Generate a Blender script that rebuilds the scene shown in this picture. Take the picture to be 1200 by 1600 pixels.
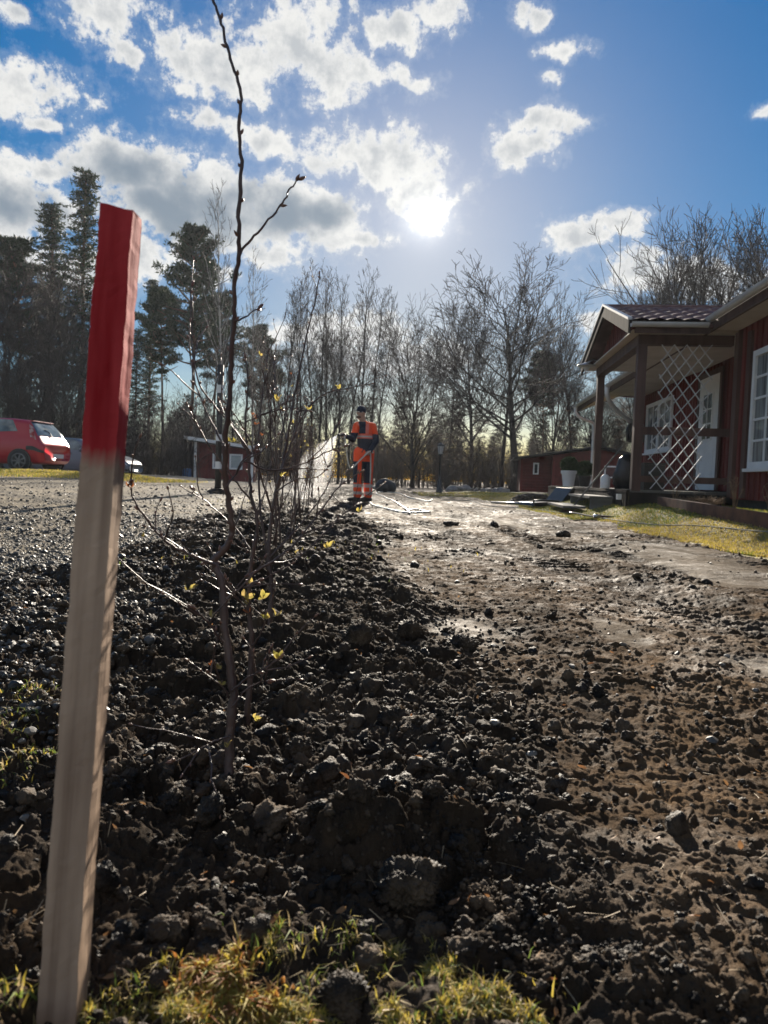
import bpy, math, random
import numpy as np
from mathutils import Vector, Matrix
R = math.radians
rnd = random.Random(7)
rng = np.random.default_rng(7)
scene = bpy.context.scene
col = scene.collection
for o in list(bpy.data.objects): bpy.data.objects.remove(o)

# ------------------------------------------------------------------ camera
EYE = 0.45
FPX = 1110.0                      # focal length in pixels of the 1200x1600 photograph
PITCH, ROLL = R(-2.68), R(2.0)
fwd = Vector((0, math.cos(PITCH), math.sin(PITCH)))
rgt0 = Vector((1, 0, 0)); up0 = rgt0.cross(fwd)
rgt = rgt0*math.cos(ROLL) + up0*math.sin(ROLL)
up = up0*math.cos(ROLL) - rgt0*math.sin(ROLL)
cam_d = bpy.data.cameras.new('camera'); cam = bpy.data.objects.new('camera', cam_d); col.objects.link(cam)
M = Matrix((( rgt.x, up.x, -fwd.x, 0), (rgt.y, up.y, -fwd.y, 0), (rgt.z, up.z, -fwd.z, EYE), (0, 0, 0, 1)))
cam.matrix_world = M
cam_d.sensor_fit = 'VERTICAL'; cam_d.sensor_height = 34.6; cam_d.lens = 34.6*FPX/1600
cam_d.clip_start = 0.02; cam_d.clip_end = 3000
cam_d.dof.use_dof = True; cam_d.dof.focus_distance = 1.9; cam_d.dof.aperture_fstop = 9.0
scene.camera = cam
scene.render.resolution_x, scene.render.resolution_y = 768, 1024

def ray(px, py):
    return rgt*((px-600)/FPX) + up*((800-py)/FPX) + fwd
def at(px, py, Y):                # the point seen at this pixel of the photo at world depth Y
    d = ray(px, py); t = Y/d.y
    return Vector((d.x*t, Y, EYE + d.z*t))
def azel(px, py):
    d = ray(px, py).normalized()
    return math.atan2(d.x, d.y), math.asin(d.z)

# ------------------------------------------------------------------ sun, sky, exposure
sdir = ray(665, 340).normalized()
SUN_EL = math.asin(sdir.z); SUN_AZ = math.atan2(sdir.x, sdir.y)
sl = bpy.data.lights.new('sun', 'SUN'); sl.energy = 5.0; sl.angle = R(0.5); sl.color = (1.0, 0.90, 0.76)
so = bpy.data.objects.new('sun', sl); col.objects.link(so); so.location = (0, 0, 30)
so.rotation_euler = (-sdir).to_track_quat('-Z', 'Y').to_euler()
scene.view_settings.view_transform = 'Standard'; scene.view_settings.look = 'None'
scene.view_settings.exposure = 1.4; scene.view_settings.gamma = 1
SKY = 0.05

world = bpy.data.worlds.new('World'); scene.world = world; world.use_nodes = True
nt = world.node_tree; nt.nodes.clear()
def N(t, **k):
    n = nt.nodes.new(t)
    for a, b in k.items(): setattr(n, a, b)
    return n
def mth(op, a, b=None, c=None, clamp=False):
    n = nt.nodes.new('ShaderNodeMath'); n.operation = op; n.use_clamp = clamp
    for i, v in enumerate((a, b, c)):
        if v is None: continue
        if isinstance(v, (int, float)): n.inputs[i].default_value = v
        else: nt.links.new(v, n.inputs[i])
    return n.outputs[0]
def mapr(v, a, b, c=0.0, d=1.0, smooth=True):
    n = nt.nodes.new('ShaderNodeMapRange'); n.interpolation_type = 'SMOOTHSTEP' if smooth else 'LINEAR'
    n.inputs['From Min'].default_value = a; n.inputs['From Max'].default_value = b
    n.inputs['To Min'].default_value = c; n.inputs['To Max'].default_value = d
    nt.links.new(v, n.inputs['Value']); return n.outputs[0]
def mixc(f, a, b):
    n = nt.nodes.new('ShaderNodeMix'); n.data_type = 'RGBA'
    for s, v in ((0, f), (6, a), (7, b)):
        if isinstance(v, (int, float)): n.inputs[s].default_value = v
        elif isinstance(v, tuple): n.inputs[s].default_value = (*v, 1)
        else: nt.links.new(v, n.inputs[s])
    return n.outputs[2]
sky = N('ShaderNodeTexSky', sky_type='NISHITA'); sky.sun_disc = False
sky.sun_elevation = SUN_EL; sky.sun_rotation = SUN_AZ
sky.air_density = 1.0; sky.dust_density = 0.3; sky.ozone_density = 3.0
tc = N('ShaderNodeTexCoord'); sep = N('ShaderNodeSeparateXYZ'); nt.links.new(tc.outputs['Generated'], sep.inputs[0])
X_, Y_, Z_ = sep.outputs
az = mth('ARCTAN2', X_, Y_); el = mth('ARCSINE', Z_)
comb = N('ShaderNodeCombineXYZ'); nt.links.new(az, comb.inputs[0]); nt.links.new(el, comb.inputs[1])
# small warp so that cloud outlines curl
wn = N('ShaderNodeTexNoise'); wn.inputs['Scale'].default_value = 9; wn.inputs['Detail'].default_value = 5
nt.links.new(comb.outputs[0], wn.inputs['Vector'])
wv = N('ShaderNodeVectorMath', operation='MULTIPLY_ADD'); nt.links.new(wn.outputs['Color'], wv.inputs[0])
wv.inputs[1].default_value = (0.07, 0.05, 0); 
wo = N('ShaderNodeVectorMath', operation='ADD'); nt.links.new(comb.outputs[0], wo.inputs[0]); wo.inputs[1].default_value = (-0.035, -0.025, 0)
nt.links.new(wo.outputs[0], wv.inputs[2])
P = wv.outputs[0]
def blob(px, py, rx, ry):
    a0, e0 = azel(px, py); a1, _ = azel(px+rx, py); _, e1 = azel(px, py-ry)
    s = N('ShaderNodeVectorMath', operation='SUBTRACT'); nt.links.new(P, s.inputs[0]); s.inputs[1].default_value = (a0, e0, 0)
    m = N('ShaderNodeVectorMath', operation='MULTIPLY'); nt.links.new(s.outputs[0], m.inputs[0]); m.inputs[1].default_value = (1/abs(a1-a0), 1/abs(e1-e0), 0)
    l = N('ShaderNodeVectorMath', operation='LENGTH'); nt.links.new(m.outputs[0], l.inputs[0])
    return mth('SUBTRACT', 1.0, l.outputs['Value'])
def union(bl):
    v = None
    for b in bl:
        d = blob(*b)
        v = d if v is None else mth('SMOOTH_MAX', v, d, 0.15)
    return v
white = union([(160, 30, 75, 50), (200, 80, 35, 25), (40, 130, 90, 46), (280, 85, 85, 60), (380, 110, 70, 70), (450, 50, 110, 70), (520, 110, 90, 60),
               (600, 125, 70, 30), (620, 50, 50, 50), (690, 15, 50, 30), (340, 190, 85, 26), (430, 220, 60, 28), (540, 235, 85, 42), (620, 260, 75, 45), (660, 310, 70, 45), (560, 365, 75, 20),
               (815, 225, 60, 36), (850, 185, 55, 24), (830, 20, 30, 24), (880, 78, 50, 18), (865, 120, 22, 16), (960, 345, 52, 24), (900, 370, 50, 28),
               (1000, 430, 85, 42), (1110, 440, 90, 40), (1165, 468, 60, 18), (1190, 175, 22, 12), (75, 262, 70, 24), (230, 395, 60, 45), (110, 420, 90, 40),
               (440, 525, 60, 26), (560, 520, 110, 30), (640, 560, 90, 35), (530, 560, 120, 30), (950, 505, 60, 20), (80, 185, 40, 14), (30, 20, 40, 16), (330, 430, 50, 20), (510, 360, 80, 40), (430, 400, 60, 26)])
grey = union([(200, 270, 110, 60), (330, 320, 150, 80), (250, 330, 130, 50), (440, 330, 110, 60), (30, 320, 110, 62), (500, 330, 70, 45)])
nz = N('ShaderNodeTexNoise'); nz.inputs['Scale'].default_value = 17; nz.inputs['Detail'].default_value = 12; nz.inputs['Roughness'].default_value = 0.68
nt.links.new(comb.outputs[0], nz.inputs['Vector'])
nzv = mth('MULTIPLY', mth('SUBTRACT', nz.outputs['Fac'], 0.5), 3.4)
allb = mth('SMOOTH_MAX', white, mth('MULTIPLY', grey, 1.4), 0.1)
allb = mth('MAXIMUM', allb, -1.3)
behind = mapr(Y_, 0.35, -0.25, -3.0, 0.12)     # unseen broken cloud added behind the camera for neutral fill light
nz3 = N('ShaderNodeTexNoise'); nz3.inputs['Scale'].default_value = 48; nz3.inputs['Detail'].default_value = 8; nz3.inputs['Roughness'].default_value = 0.65
nt.links.new(comb.outputs[0], nz3.inputs['Vector'])
D = mth('ADD', mth('ADD', mth('MAXIMUM', allb, behind), nzv), mth('MULTIPLY', mth('SUBTRACT', nz3.outputs['Fac'], 0.5), 1.9))
alpha = mapr(D, -0.10, 0.50)
thin = mth('MULTIPLY', mapr(D, -0.5, 0.1), 0.14)
alpha = mth('MAXIMUM', alpha, thin)
# grey cores: thick cloud seen against the sun is darker in the middle and bright at the rim
nz2 = N('ShaderNodeTexNoise'); nz2.inputs['Scale'].default_value = 22; nz2.inputs['Detail'].default_value = 6
nt.links.new(comb.outputs[0], nz2.inputs['Vector'])
core = mapr(mth('ADD', grey, mth('MULTIPLY', mth('SUBTRACT', nz2.outputs['Fac'], 0.5), 1.3)), 0.0, 0.95)
thick = mapr(mth('ADD', D, mth('MULTIPLY', mth('SUBTRACT', nz2.outputs['Fac'], 0.5), 2.2)), 0.15, 1.5)
K = 1.0/ (2**scene.view_settings.exposure)
cw = (0.86*K, 0.86*K, 0.84*K); cm = (0.52*K, 0.55*K, 0.58*K); cg = (0.23*K, 0.29*K, 0.36*K)
ccol = mixc(core, mixc(thick, cw, cm), cg)
# aureole round the sun
dt = N('ShaderNodeVectorMath', operation='DOT_PRODUCT'); nt.links.new(tc.outputs['Generated'], dt.inputs[0]); dt.inputs[1].default_value = sdir
ang = mth('ARCCOSINE', mth('MINIMUM', dt.outputs['Value'], 0.9999999))
def expo(scale, amp): return mth('MULTIPLY', mth('EXPONENT', mth('MULTIPLY', ang, -1/scale)), amp)
glow = mth('MULTIPLY', mth('ADD', expo(R(0.9), 1.3), expo(R(8), 0.10)), K)
disc = mth('MULTIPLY', mapr(ang, R(0.5), R(1.0), 1.0, 0.0), 5.0)
gsum = mth('ADD', glow, disc)
skys = N('ShaderNodeVectorMath', operation='SCALE'); nt.links.new(sky.outputs[0], skys.inputs[0]); skys.inputs['Scale'].default_value = SKY
hsv = N('ShaderNodeHueSaturation'); hsv.inputs['Saturation'].default_value = 1.6; nt.links.new(skys.outputs[0], hsv.inputs['Color'])
# a phone picture holds the bright part of the sky back: roll the sky's radiance off smoothly
sp = N('ShaderNodeSeparateColor'); nt.links.new(hsv.outputs[0], sp.inputs[0])
Vb = mth('MAXIMUM', mth('MULTIPLY', sp.outputs[2], 2**scene.view_settings.exposure), 0.001)
roll = mth('DIVIDE', mth('MULTIPLY', mth('SUBTRACT', 1.0, mth('EXPONENT', mth('MULTIPLY', Vb, -1.45))), 0.70), Vb)
skr = N('ShaderNodeVectorMath', operation='SCALE'); nt.links.new(hsv.outputs[0], skr.inputs[0]); nt.links.new(roll, skr.inputs['Scale'])
cb = mixc(alpha, skr.outputs[0], ccol)
gc = N('ShaderNodeVectorMath', operation='SCALE'); gc.inputs[0].default_value = (1.0, 0.97, 0.90); nt.links.new(gsum, gc.inputs['Scale'])
add = N('ShaderNodeVectorMath', operation='ADD'); nt.links.new(cb, add.inputs[0]); nt.links.new(gc.outputs[0], add.inputs[1])
bg = N('ShaderNodeBackground'); nt.links.new(add.outputs[0], bg.inputs[0]); bg.inputs[1].default_value = 1.0
wout = N('ShaderNodeOutputWorld'); nt.links.new(bg.outputs[0], wout.inputs[0])

# ------------------------------------------------------------------ helpers
def tag(o, label=None, cat=None, group=None, kind=None):
    if label: o['label'] = label
    if cat: o['category'] = cat
    if group: o['group'] = group
    if kind: o['kind'] = kind
    return o
def empty(name, loc=(0, 0, 0), rz=0.0, label=None, cat=None, group=None):
    o = bpy.data.objects.new(name, None); col.objects.link(o); o.location = loc; o.rotation_euler = (0, 0, rz)
    o.empty_display_size = 0.1
    return tag(o, label, cat, group)
def copy_tree(o, parent=None):
    c = o.copy(); col.objects.link(c); c.parent = parent
    for ch in list(o.children): copy_tree(ch, c)
    return c

def material(name, c1, c2=None, rough=0.7, scale=8.0, bump=0.0, bscale=None, metallic=0.0, spec=0.5, detail=5, stretch=(1, 1, 1), trans=0.0, rr=0.0, contrast=(0.35, 0.65)):
    m = bpy.data.materials.new(name); m.use_nodes = True; t = m.node_tree
    b = t.nodes['Principled BSDF']
    b.inputs['Roughness'].default_value = rough; b.inputs['Metallic'].default_value = metallic
    b.inputs['Specular IOR Level'].default_value = spec
    co = t.nodes.new('ShaderNodeTexCoord'); mp = t.nodes.new('ShaderNodeMapping'); mp.inputs['Scale'].default_value = stretch
    t.links.new(co.outputs['Object'], mp.inputs[0])
    n = t.nodes.new('ShaderNodeTexNoise'); n.inputs['Scale'].default_value = scale; n.inputs['Detail'].default_value = detail
    t.links.new(mp.outputs[0], n.inputs['Vector'])
    cr = t.nodes.new('ShaderNodeValToRGB'); cr.color_ramp.elements[0].color = (*c1, 1); cr.color_ramp.elements[1].color = (*(c2 or c1), 1)
    cr.color_ramp.elements[0].position = contrast[0]; cr.color_ramp.elements[1].position = contrast[1]
    t.links.new(n.outputs['Fac'], cr.inputs[0]); t.links.new(cr.outputs[0], b.inputs['Base Color'])
    if rr:
        q = t.nodes.new('ShaderNodeMapRange'); t.links.new(n.outputs['Fac'], q.inputs['Value'])
        q.inputs['From Min'].default_value = 0.3; q.inputs['From Max'].default_value = 0.7
        q.inputs['To Min'].default_value = max(0.02, rough-rr); q.inputs['To Max'].default_value = min(1, rough+rr); t.links.new(q.outputs[0], b.inputs['Roughness'])
    if bump:
        n2 = t.nodes.new('ShaderNodeTexNoise'); n2.inputs['Scale'].default_value = bscale or scale*3; n2.inputs['Detail'].default_value = 6
        t.links.new(mp.outputs[0], n2.inputs['Vector'])
        bp = t.nodes.new('ShaderNodeBump'); bp.inputs['Strength'].default_value = 1.0; bp.inputs['Distance'].default_value = bump
        t.links.new(n2.outputs['Fac'], bp.inputs['Height']); t.links.new(bp.outputs[0], b.inputs['Normal'])
    if trans:
        tr = t.nodes.new('ShaderNodeBsdfTranslucent'); t.links.new(cr.outputs[0], tr.inputs[0])
        mx = t.nodes.new('ShaderNodeMixShader'); mx.inputs[0].default_value = trans
        out = t.nodes['Material Output']; t.links.new(b.outputs[0], mx.inputs[1]); t.links.new(tr.outputs[0], mx.inputs[2]); t.links.new(mx.outputs[0], out.inputs[0])
    return m

class MB:
    def __init__(s): s.v = []; s.f = []; s.n = 0; s.m = []
    def add(s, verts, faces, mi=0):
        verts = np.asarray(verts, float)
        s.v.append(verts)
        for f in faces: s.f.append(tuple(int(i)+s.n for i in f)); s.m.append(mi)
        s.n += len(verts); return s
    def box(s, x0, x1, y0, y1, z0, z1, mi=0):
        v = [(x, y, z) for z in (z0, z1) for y in (y0, y1) for x in (x0, x1)]
        return s.add(v, [(0, 2, 3, 1), (4, 5, 7, 6), (0, 1, 5, 4), (2, 6, 7, 3), (0, 4, 6, 2), (1, 3, 7, 5)], mi)
    def beam(s, a, b, w, h, upv=(0, 0, 1), mi=0):
        a = np.array(a, float); b = np.array(b, float); d = b-a; d /= np.linalg.norm(d)
        u_ = np.array(upv, float); x = np.cross(d, u_)
        if np.linalg.norm(x) < 1e-6: x = np.cross(d, (0, 1, 0))
        x /= np.linalg.norm(x); y = np.cross(x, d)
        v = []
        for p in (a, b):
            for sx, sy in ((-1, -1), (1, -1), (1, 1), (-1, 1)): v.append(p + x*sx*w/2 + y*sy*h/2)
        return s.add(v, [(3, 2, 1, 0), (4, 5, 6, 7), (0, 1, 5, 4), (1, 2, 6, 5), (2, 3, 7, 6), (3, 0, 4, 7)], mi)
    def tube(s, pts, rad, sides=6, caps=True, mi=0, sq=1.0):
        pts = np.asarray(pts, float); n = len(pts)
        rad = np.full(n, rad, float) if np.isscalar(rad) else np.asarray(rad, float)
        t = np.empty_like(pts); t[1:-1] = pts[2:]-pts[:-2]; t[0] = pts[1]-pts[0]; t[-1] = pts[-1]-pts[-2]
        t /= np.linalg.norm(t, axis=1)[:, None]+1e-12
        m = t.mean(0); ref = np.array((0, 0, 1.0)) if abs(m[2]) < 0.8*np.linalg.norm(m)+1e-9 else np.array((0, 1.0, 0.15))
        x = np.cross(t, ref); x /= np.linalg.norm(x, axis=1)[:, None]+1e-12; y = np.cross(x, t)
        a = np.arange(sides)*2*math.pi/sides
        ring = (np.cos(a)[None, :, None]*x[:, None, :] + sq*np.sin(a)[None, :, None]*y[:, None, :])*rad[:, None, None] + pts[:, None, :]
        base = s.n; s.v.append(ring.reshape(-1, 3)); s.n += n*sides
        for i in range(n-1):
            for j in range(sides):
                k = (j+1) % sides; b0 = base+i*sides; b1 = b0+sides
                s.f.append((b0+j, b0+k, b1+k, b1+j)); s.m.append(mi)
        if caps:
            s.f.append(tuple(base+j for j in range(sides))[::-1]); s.m.append(mi)
            s.f.append(tuple(base+(n-1)*sides+j for j in range(sides))); s.m.append(mi)
        return s
    def lathe(s, prof, sides=20, c=(0, 0, 0), mi=0):   # prof [(r,z)]
        pts = []
        for r, z in prof:
            for j in range(sides):
                a = 2*math.pi*j/sides; pts.append((c[0]+r*math.cos(a), c[1]+r*math.sin(a), c[2]+z))
        f = []
        for i in range(len(prof)-1):
            for j in range(sides):
                k = (j+1) % sides; f.append((i*sides+j, i*sides+k, (i+1)*sides+k, (i+1)*sides+j))
        f.append(tuple(range(sides))[::-1]); f.append(tuple((len(prof)-1)*sides+j for j in range(sides)))
        return s.add(pts, f, mi)
    def ellipsoid(s, c, r, seg=12, rings=8, mi=0):
        prof = [(math.sin(math.pi*i/rings), -math.cos(math.pi*i/rings)) for i in range(rings+1)]
        v = []; f = []
        for a, z in prof:
            for j in range(seg):
                q = 2*math.pi*j/seg; v.append((c[0]+r[0]*max(a, 1e-3)*math.cos(q), c[1]+r[1]*max(a, 1e-3)*math.sin(q), c[2]+r[2]*z))
        for i in range(rings):
            for j in range(seg):
                k = (j+1) % seg; f.append((i*seg+j, i*seg+k, (i+1)*seg+k, (i+1)*seg+j))
        return s.add(v, f, mi)
    def prism(s, poly, axis, a, b, mi=0):
        """extrude a 2D polygon along axis (0 x, 1 y, 2 z) from a to b"""
        v = []
        for q in (a, b):
            for p in poly:
                l = list(p); l.insert(axis, q); v.append(l)
        n = len(poly)
        return s.add(v, [tuple(range(n))[::-1], tuple(range(n, 2*n))] + [(i, (i+1) % n, (i+1) % n+n, i+n) for i in range(n)], mi)
    def build(s, name, mats, parent=None, off=None, smooth=False, loc=None, bevel=0):
        me = bpy.data.meshes.new(name)
        V = np.concatenate(s.v) if s.v else np.zeros((0, 3))
        if off is not None: V = V-np.array(off)
        me.from_pydata(V.tolist(), [], s.f)
        if not isinstance(mats, (list, tuple)): mats = [mats]
        for q in mats: me.materials.append(q)
        if len(mats) > 1: me.polygons.foreach_set('material_index', np.array(s.m, dtype=np.int32))
        if smooth: me.polygons.foreach_set('use_smooth', np.ones(len(me.polygons), dtype=bool))
        me.update()
        o = bpy.data.objects.new(name, me); col.objects.link(o)
        if parent: o.parent = parent
        if loc is not None: o.location = loc
        if bevel:
            b = o.modifiers.new('bevel', 'BEVEL'); b.width = bevel; b.segments = 2; b.limit_method = 'ANGLE'
        return o

def raw_mesh(name, V, F, mats, smooth=True, parent=None, attrs=None, matidx=None):
    """fast mesh from numpy arrays; F is (n,3) or (n,4)"""
    me = bpy.data.meshes.new(name); k = F.shape[1]
    me.vertices.add(len(V)); me.vertices.foreach_set('co', np.ascontiguousarray(V, dtype=np.float32).ravel())
    me.loops.add(F.size); me.loops.foreach_set('vertex_index', np.ascontiguousarray(F, dtype=np.int32).ravel())
    me.polygons.add(len(F)); me.polygons.foreach_set('loop_start', np.arange(0, F.size, k, dtype=np.int32))
    me.polygons.foreach_set('loop_total', np.full(len(F), k, dtype=np.int32))
    me.polygons.foreach_set('use_smooth', np.full(len(F), smooth, dtype=bool))
    for q in (mats if isinstance(mats, (list, tuple)) else [mats]): me.materials.append(q)
    if matidx is not None: me.polygons.foreach_set('material_index', matidx.astype(np.int32))
    for an, av in (attrs or {}).items():
        a = me.attributes.new(an, 'FLOAT', 'POINT'); a.data.foreach_set('value', av.astype(np.float32))
    me.update(calc_edges=True); me.validate()
    o = bpy.data.objects.new(name, me); col.objects.link(o)
    if parent: o.parent = parent
    return o

# numpy noise
def h2(ix, iy, seed=0):
    n = (ix.astype(np.int64)*374761393 + iy.astype(np.int64)*668265263 + seed*1442695041) & 0xffffffff
    n = ((n ^ (n >> 13))*1274126177) & 0xffffffff
    n = ((n ^ (n >> 16))*2246822519) & 0xffffffff
    return ((n ^ (n >> 15)) & 0xffffff)/float(0x1000000)
def vnoise(x, y, seed=0):
    ix = np.floor(x); iy = np.floor(y); fx = x-ix; fy = y-iy
    ux = fx*fx*fx*(fx*(fx*6-15)+10); uy = fy*fy*fy*(fy*(fy*6-15)+10)
    a = h2(ix, iy, seed); b = h2(ix+1, iy, seed); c = h2(ix, iy+1, seed); d = h2(ix+1, iy+1, seed)
    return a+(b-a)*ux+(c-a)*uy+(a-b-c+d)*ux*uy - 0.5
def fbm(x, y, seed=0, oct=4, gain=0.5):
    v = 0; a = 1.0
    for i in range(oct):
        v = v+a*vnoise(x, y, seed+i*17); x = x*2.03+13.1; y = y*2.03-7.7; a *= gain
    return v
def lumps(x, y, c, seed=0, p=0.8, flat=0.85):
    """rounded clods on a jittered grid of cell size c"""
    gx = np.floor(x/c); gy = np.floor(y/c); out = np.zeros_like(x)
    for i in (-1, 0, 1):
        for j in (-1, 0, 1):
            cx = gx+i; cy = gy+j
            r1 = h2(cx, cy, seed); r2 = h2(cx, cy, seed+1); r3 = h2(cx, cy, seed+2); r4 = h2(cx, cy, seed+3)
            px = (cx+r1)*c; py = (cy+r2)*c; rr = c*(0.28+0.42*r3*r3+0.1*r3)
            d2 = ((x-px)**2+(y-py)**2)/(rr*rr)
            out = np.maximum(out, np.where(r4 < p, np.sqrt(np.clip(1-d2, 0, 1))*rr*flat, 0))
    return out
def sst(a, b, x):
    t = np.clip((x-a)/(b-a), 0, 1); return t*t*(3-2*t)

def ico(sub=1):
    t = (1+5**0.5)/2
    v = [(-1, t, 0), (1, t, 0), (-1, -t, 0), (1, -t, 0), (0, -1, t), (0, 1, t), (0, -1, -t), (0, 1, -t), (t, 0, -1), (t, 0, 1), (-t, 0, -1), (-t, 0, 1)]
    f = [(0, 11, 5), (0, 5, 1), (0, 1, 7), (0, 7, 10), (0, 10, 11), (1, 5, 9), (5, 11, 4), (11, 10, 2), (10, 7, 6), (7, 1, 8), (3, 9, 4), (3, 4, 2), (3, 2, 6), (3, 6, 8), (3, 8, 9), (4, 9, 5), (2, 4, 11), (6, 2, 10), (8, 6, 7), (9, 8, 1)]
    v = [np.array(p)/np.linalg.norm(p) for p in v]
    for _ in range(sub):
        c = {}; nf = []
        def mid(a, b):
            k = (min(a, b), max(a, b))
            if k not in c:
                m = v[a]+v[b]; v.append(m/np.linalg.norm(m)); c[k] = len(v)-1
            return c[k]
        for a, b, d in f:
            e, g, h = mid(a, b), mid(b, d), mid(d, a); nf += [(a, e, h), (b, g, e), (d, h, g), (e, g, h)]
        f = nf
    return np.array(v), np.array(f)
def n3(p, seed):   # cheap 3D lumpiness
    r = np.random.default_rng(seed); o = np.zeros(len(p))
    for k in range(9):
        d = r.normal(size=3); d /= np.linalg.norm(d); fr = 1.6*1.35**k; o += np.sin(p@d*fr*2+r.uniform(0, 6.28))/(1.6**(k*0.62))
    return o/2.6
def rockT(sub, rough, seed, facet=False):
    v, f = ico(sub); r = np.random.default_rng(seed)
    v = v*(1+rough*n3(v, seed))[:, None]
    if facet:
        for _ in range(7):
            d = r.normal(size=3); d /= np.linalg.norm(d); c = r.uniform(0.45, 0.8)
            q = v@d; v = v-np.maximum(q-c, 0)[:, None]*d
    else: v = v*(1+r.normal(0, rough*0.25, len(v)))[:, None]
    v = v*r.uniform(0.62, 1.25, 3); return v, f
def scatter(name, temps, pos, size, mats, smooth=True, squash=None, tilt=True, parent=None, seed=1):
    r = np.random.default_rng(seed); Vs = []; Fs = []; n = 0; k = r.integers(0, len(temps), len(pos))
    for t, (tv, tf) in enumerate(temps):
        ii = np.where(k == t)[0]
        if not len(ii): continue
        m = len(ii); q = r.normal(size=(m, 4)) if tilt else np.stack([r.normal(size=m), np.zeros(m), np.zeros(m), r.normal(size=m)], 1)
        q /= np.linalg.norm(q, axis=1)[:, None]; w, x, y, z = q.T
        Rm = np.stack([1-2*(y*y+z*z), 2*(x*y-z*w), 2*(x*z+y*w), 2*(x*y+z*w), 1-2*(x*x+z*z), 2*(y*z-x*w), 2*(x*z-y*w), 2*(y*z+x*w), 1-2*(x*x+y*y)], 1).reshape(m, 3, 3)
        vv = np.einsum('mij,nj->mni', Rm, tv)*size[ii][:, None, None]
        if squash is not None: vv[:, :, 2] *= squash
        vv += pos[ii][:, None, :]
        Vs.append(vv.reshape(-1, 3)); Fs.append((tf[None]+(np.arange(m)*len(tv))[:, None, None]+n).reshape(-1, tf.shape[1])); n += m*len(tv)
    return raw_mesh(name, np.concatenate(Vs), np.concatenate(Fs), mats, smooth=smooth, parent=parent)
# ------------------------------------------------------------------ terrain
EDGE = lambda y: 2.62+0.12*np.sin(y*0.9)+0.10*np.sin(y*2.3+1)
def macro(x, y):
    z = 0.19*sst(-1.1, -4.2, x)*sst(2.0, 9.0, y)*(1-0.9*sst(23, 32, y))
    z = z + 0.11*sst(-5.5, -7.0, x)*sst(16.8, 18.5, y)*(1-0.9*sst(28, 36, y))
    z = z + 0.20*sst(2.7, 3.7, x)*(1-0.7*sst(11.5, 18, y))*(1-sst(30, 36, y))*sst(0, 4, y)
    z = z + 0.035*fbm(x*0.55, y*0.45, 5, 3)*sst(0.3, 1.5, np.abs(y))*(1-sst(18, 30, np.abs(y)))
    z = z + 0.10*np.exp(-((y-17.3)/0.75)**2)*sst(-5.2, -6.4, x)*(1-sst(-18, -30, x)*0)        # grass bank by the cars
    z = z + 0.06*np.exp(-((x+0.35+0.085*y)/0.5)**2)*sst(0.9, 1.6, y)*(1-sst(9, 13, y))*(0.6+fbm(x*2.1, y*1.7, 31, 2))  # planting ridge
    return z
def zones(x, y):
    """0 soil, 1 gravel yard, 2 lawn, 3 wood floor"""
    w = 0.35*fbm(x*1.1, y*0.9, 44, 3)
    grav = sst(-0.05, 0.35, -(x+1.12+0.055*y)+w)*(1-sst(27, 28, y))*sst(1.45, 1.9, y+0.25*x+w)
    lawn = ((x > EDGE(y)+0.18*vnoise(x*5, y*5, 3)) & (y > 1.5) & (y < 33))
    return grav, lawn
def crustf(x, y):
    n = fbm(x*0.9+3, y*0.55, 61, 4)
    right = sst(-0.10, 0.12, x-np.clip(0.31-0.07*np.abs(y), -0.3, 0.26)+0.25*n)
    c = right*sst(-0.26, 0.05, n+0.02)
    c = np.maximum(c, right*sst(-0.05, 0.1, fbm(x*3.1, y*2.0, 77, 3)+0.02)*0.8)
    return c*sst(0.4, 0.75, y)
def silt_sheen(x, y):
    """smooth patches left by water, the wet sheen put into a pale colour"""
    n = 0.9*fbm(x*2.2, y*1.3, 140, 4); m = 0*x
    for cx, cy, rx, ry in ((2.05, 4.5, 0.50, 1.3), (1.75, 3.4, 0.30, 0.5), (0.95, 14.5, 0.16, 3.6), (1.45, 8.3, 0.22, 1.3), (0.75, 2.2, 0.10, 0.35), (1.0, 1.75, 0.22, 0.25), (0.25, 2.1, 0.10, 0.25)):
        m = np.maximum(m, 1-np.sqrt(((x-cx)/rx)**2+((y-cy)/ry)**2)+n)
    return sst(0.05, 0.4, m)
def tracks(x, y):
    """wheel ruts with tread ribs, each a strip along the field"""
    z = np.zeros_like(x); m = np.zeros_like(x)
    for x0, sl_, w, ph in ((0.95, -0.13, 0.16, 0), (1.70, -0.16, 0.17, 1.3), (2.45, -0.20, 0.18, 2.0), (1.25, 0.02, 0.13, 0.5)):
        d = x-(x0+sl_*(y-4)+0.08*np.sin(y*0.7+ph)); k = np.exp(-(d/w)**4)*sst(1.5, 2.3, y)*(1-sst(9, 13, y))
        k = k*sst(-0.35, -0.05, fbm(x*0.7, y*0.7, 90+int(ph*10), 2)+0.05)
        rib = 0.5+0.5*np.sin(y*2*math.pi/0.085+np.abs(d)*22+fbm(x*5, y*5, 8, 3)*5); rib = rib*sst(-0.25, 0.2, fbm(x*3, y*3, 18, 2))
        z -= k*0.022; z += k*0.019*rib+k*0.006*fbm(x*30, y*30, 19, 3); m = np.maximum(m, k)
    return z, m
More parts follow.
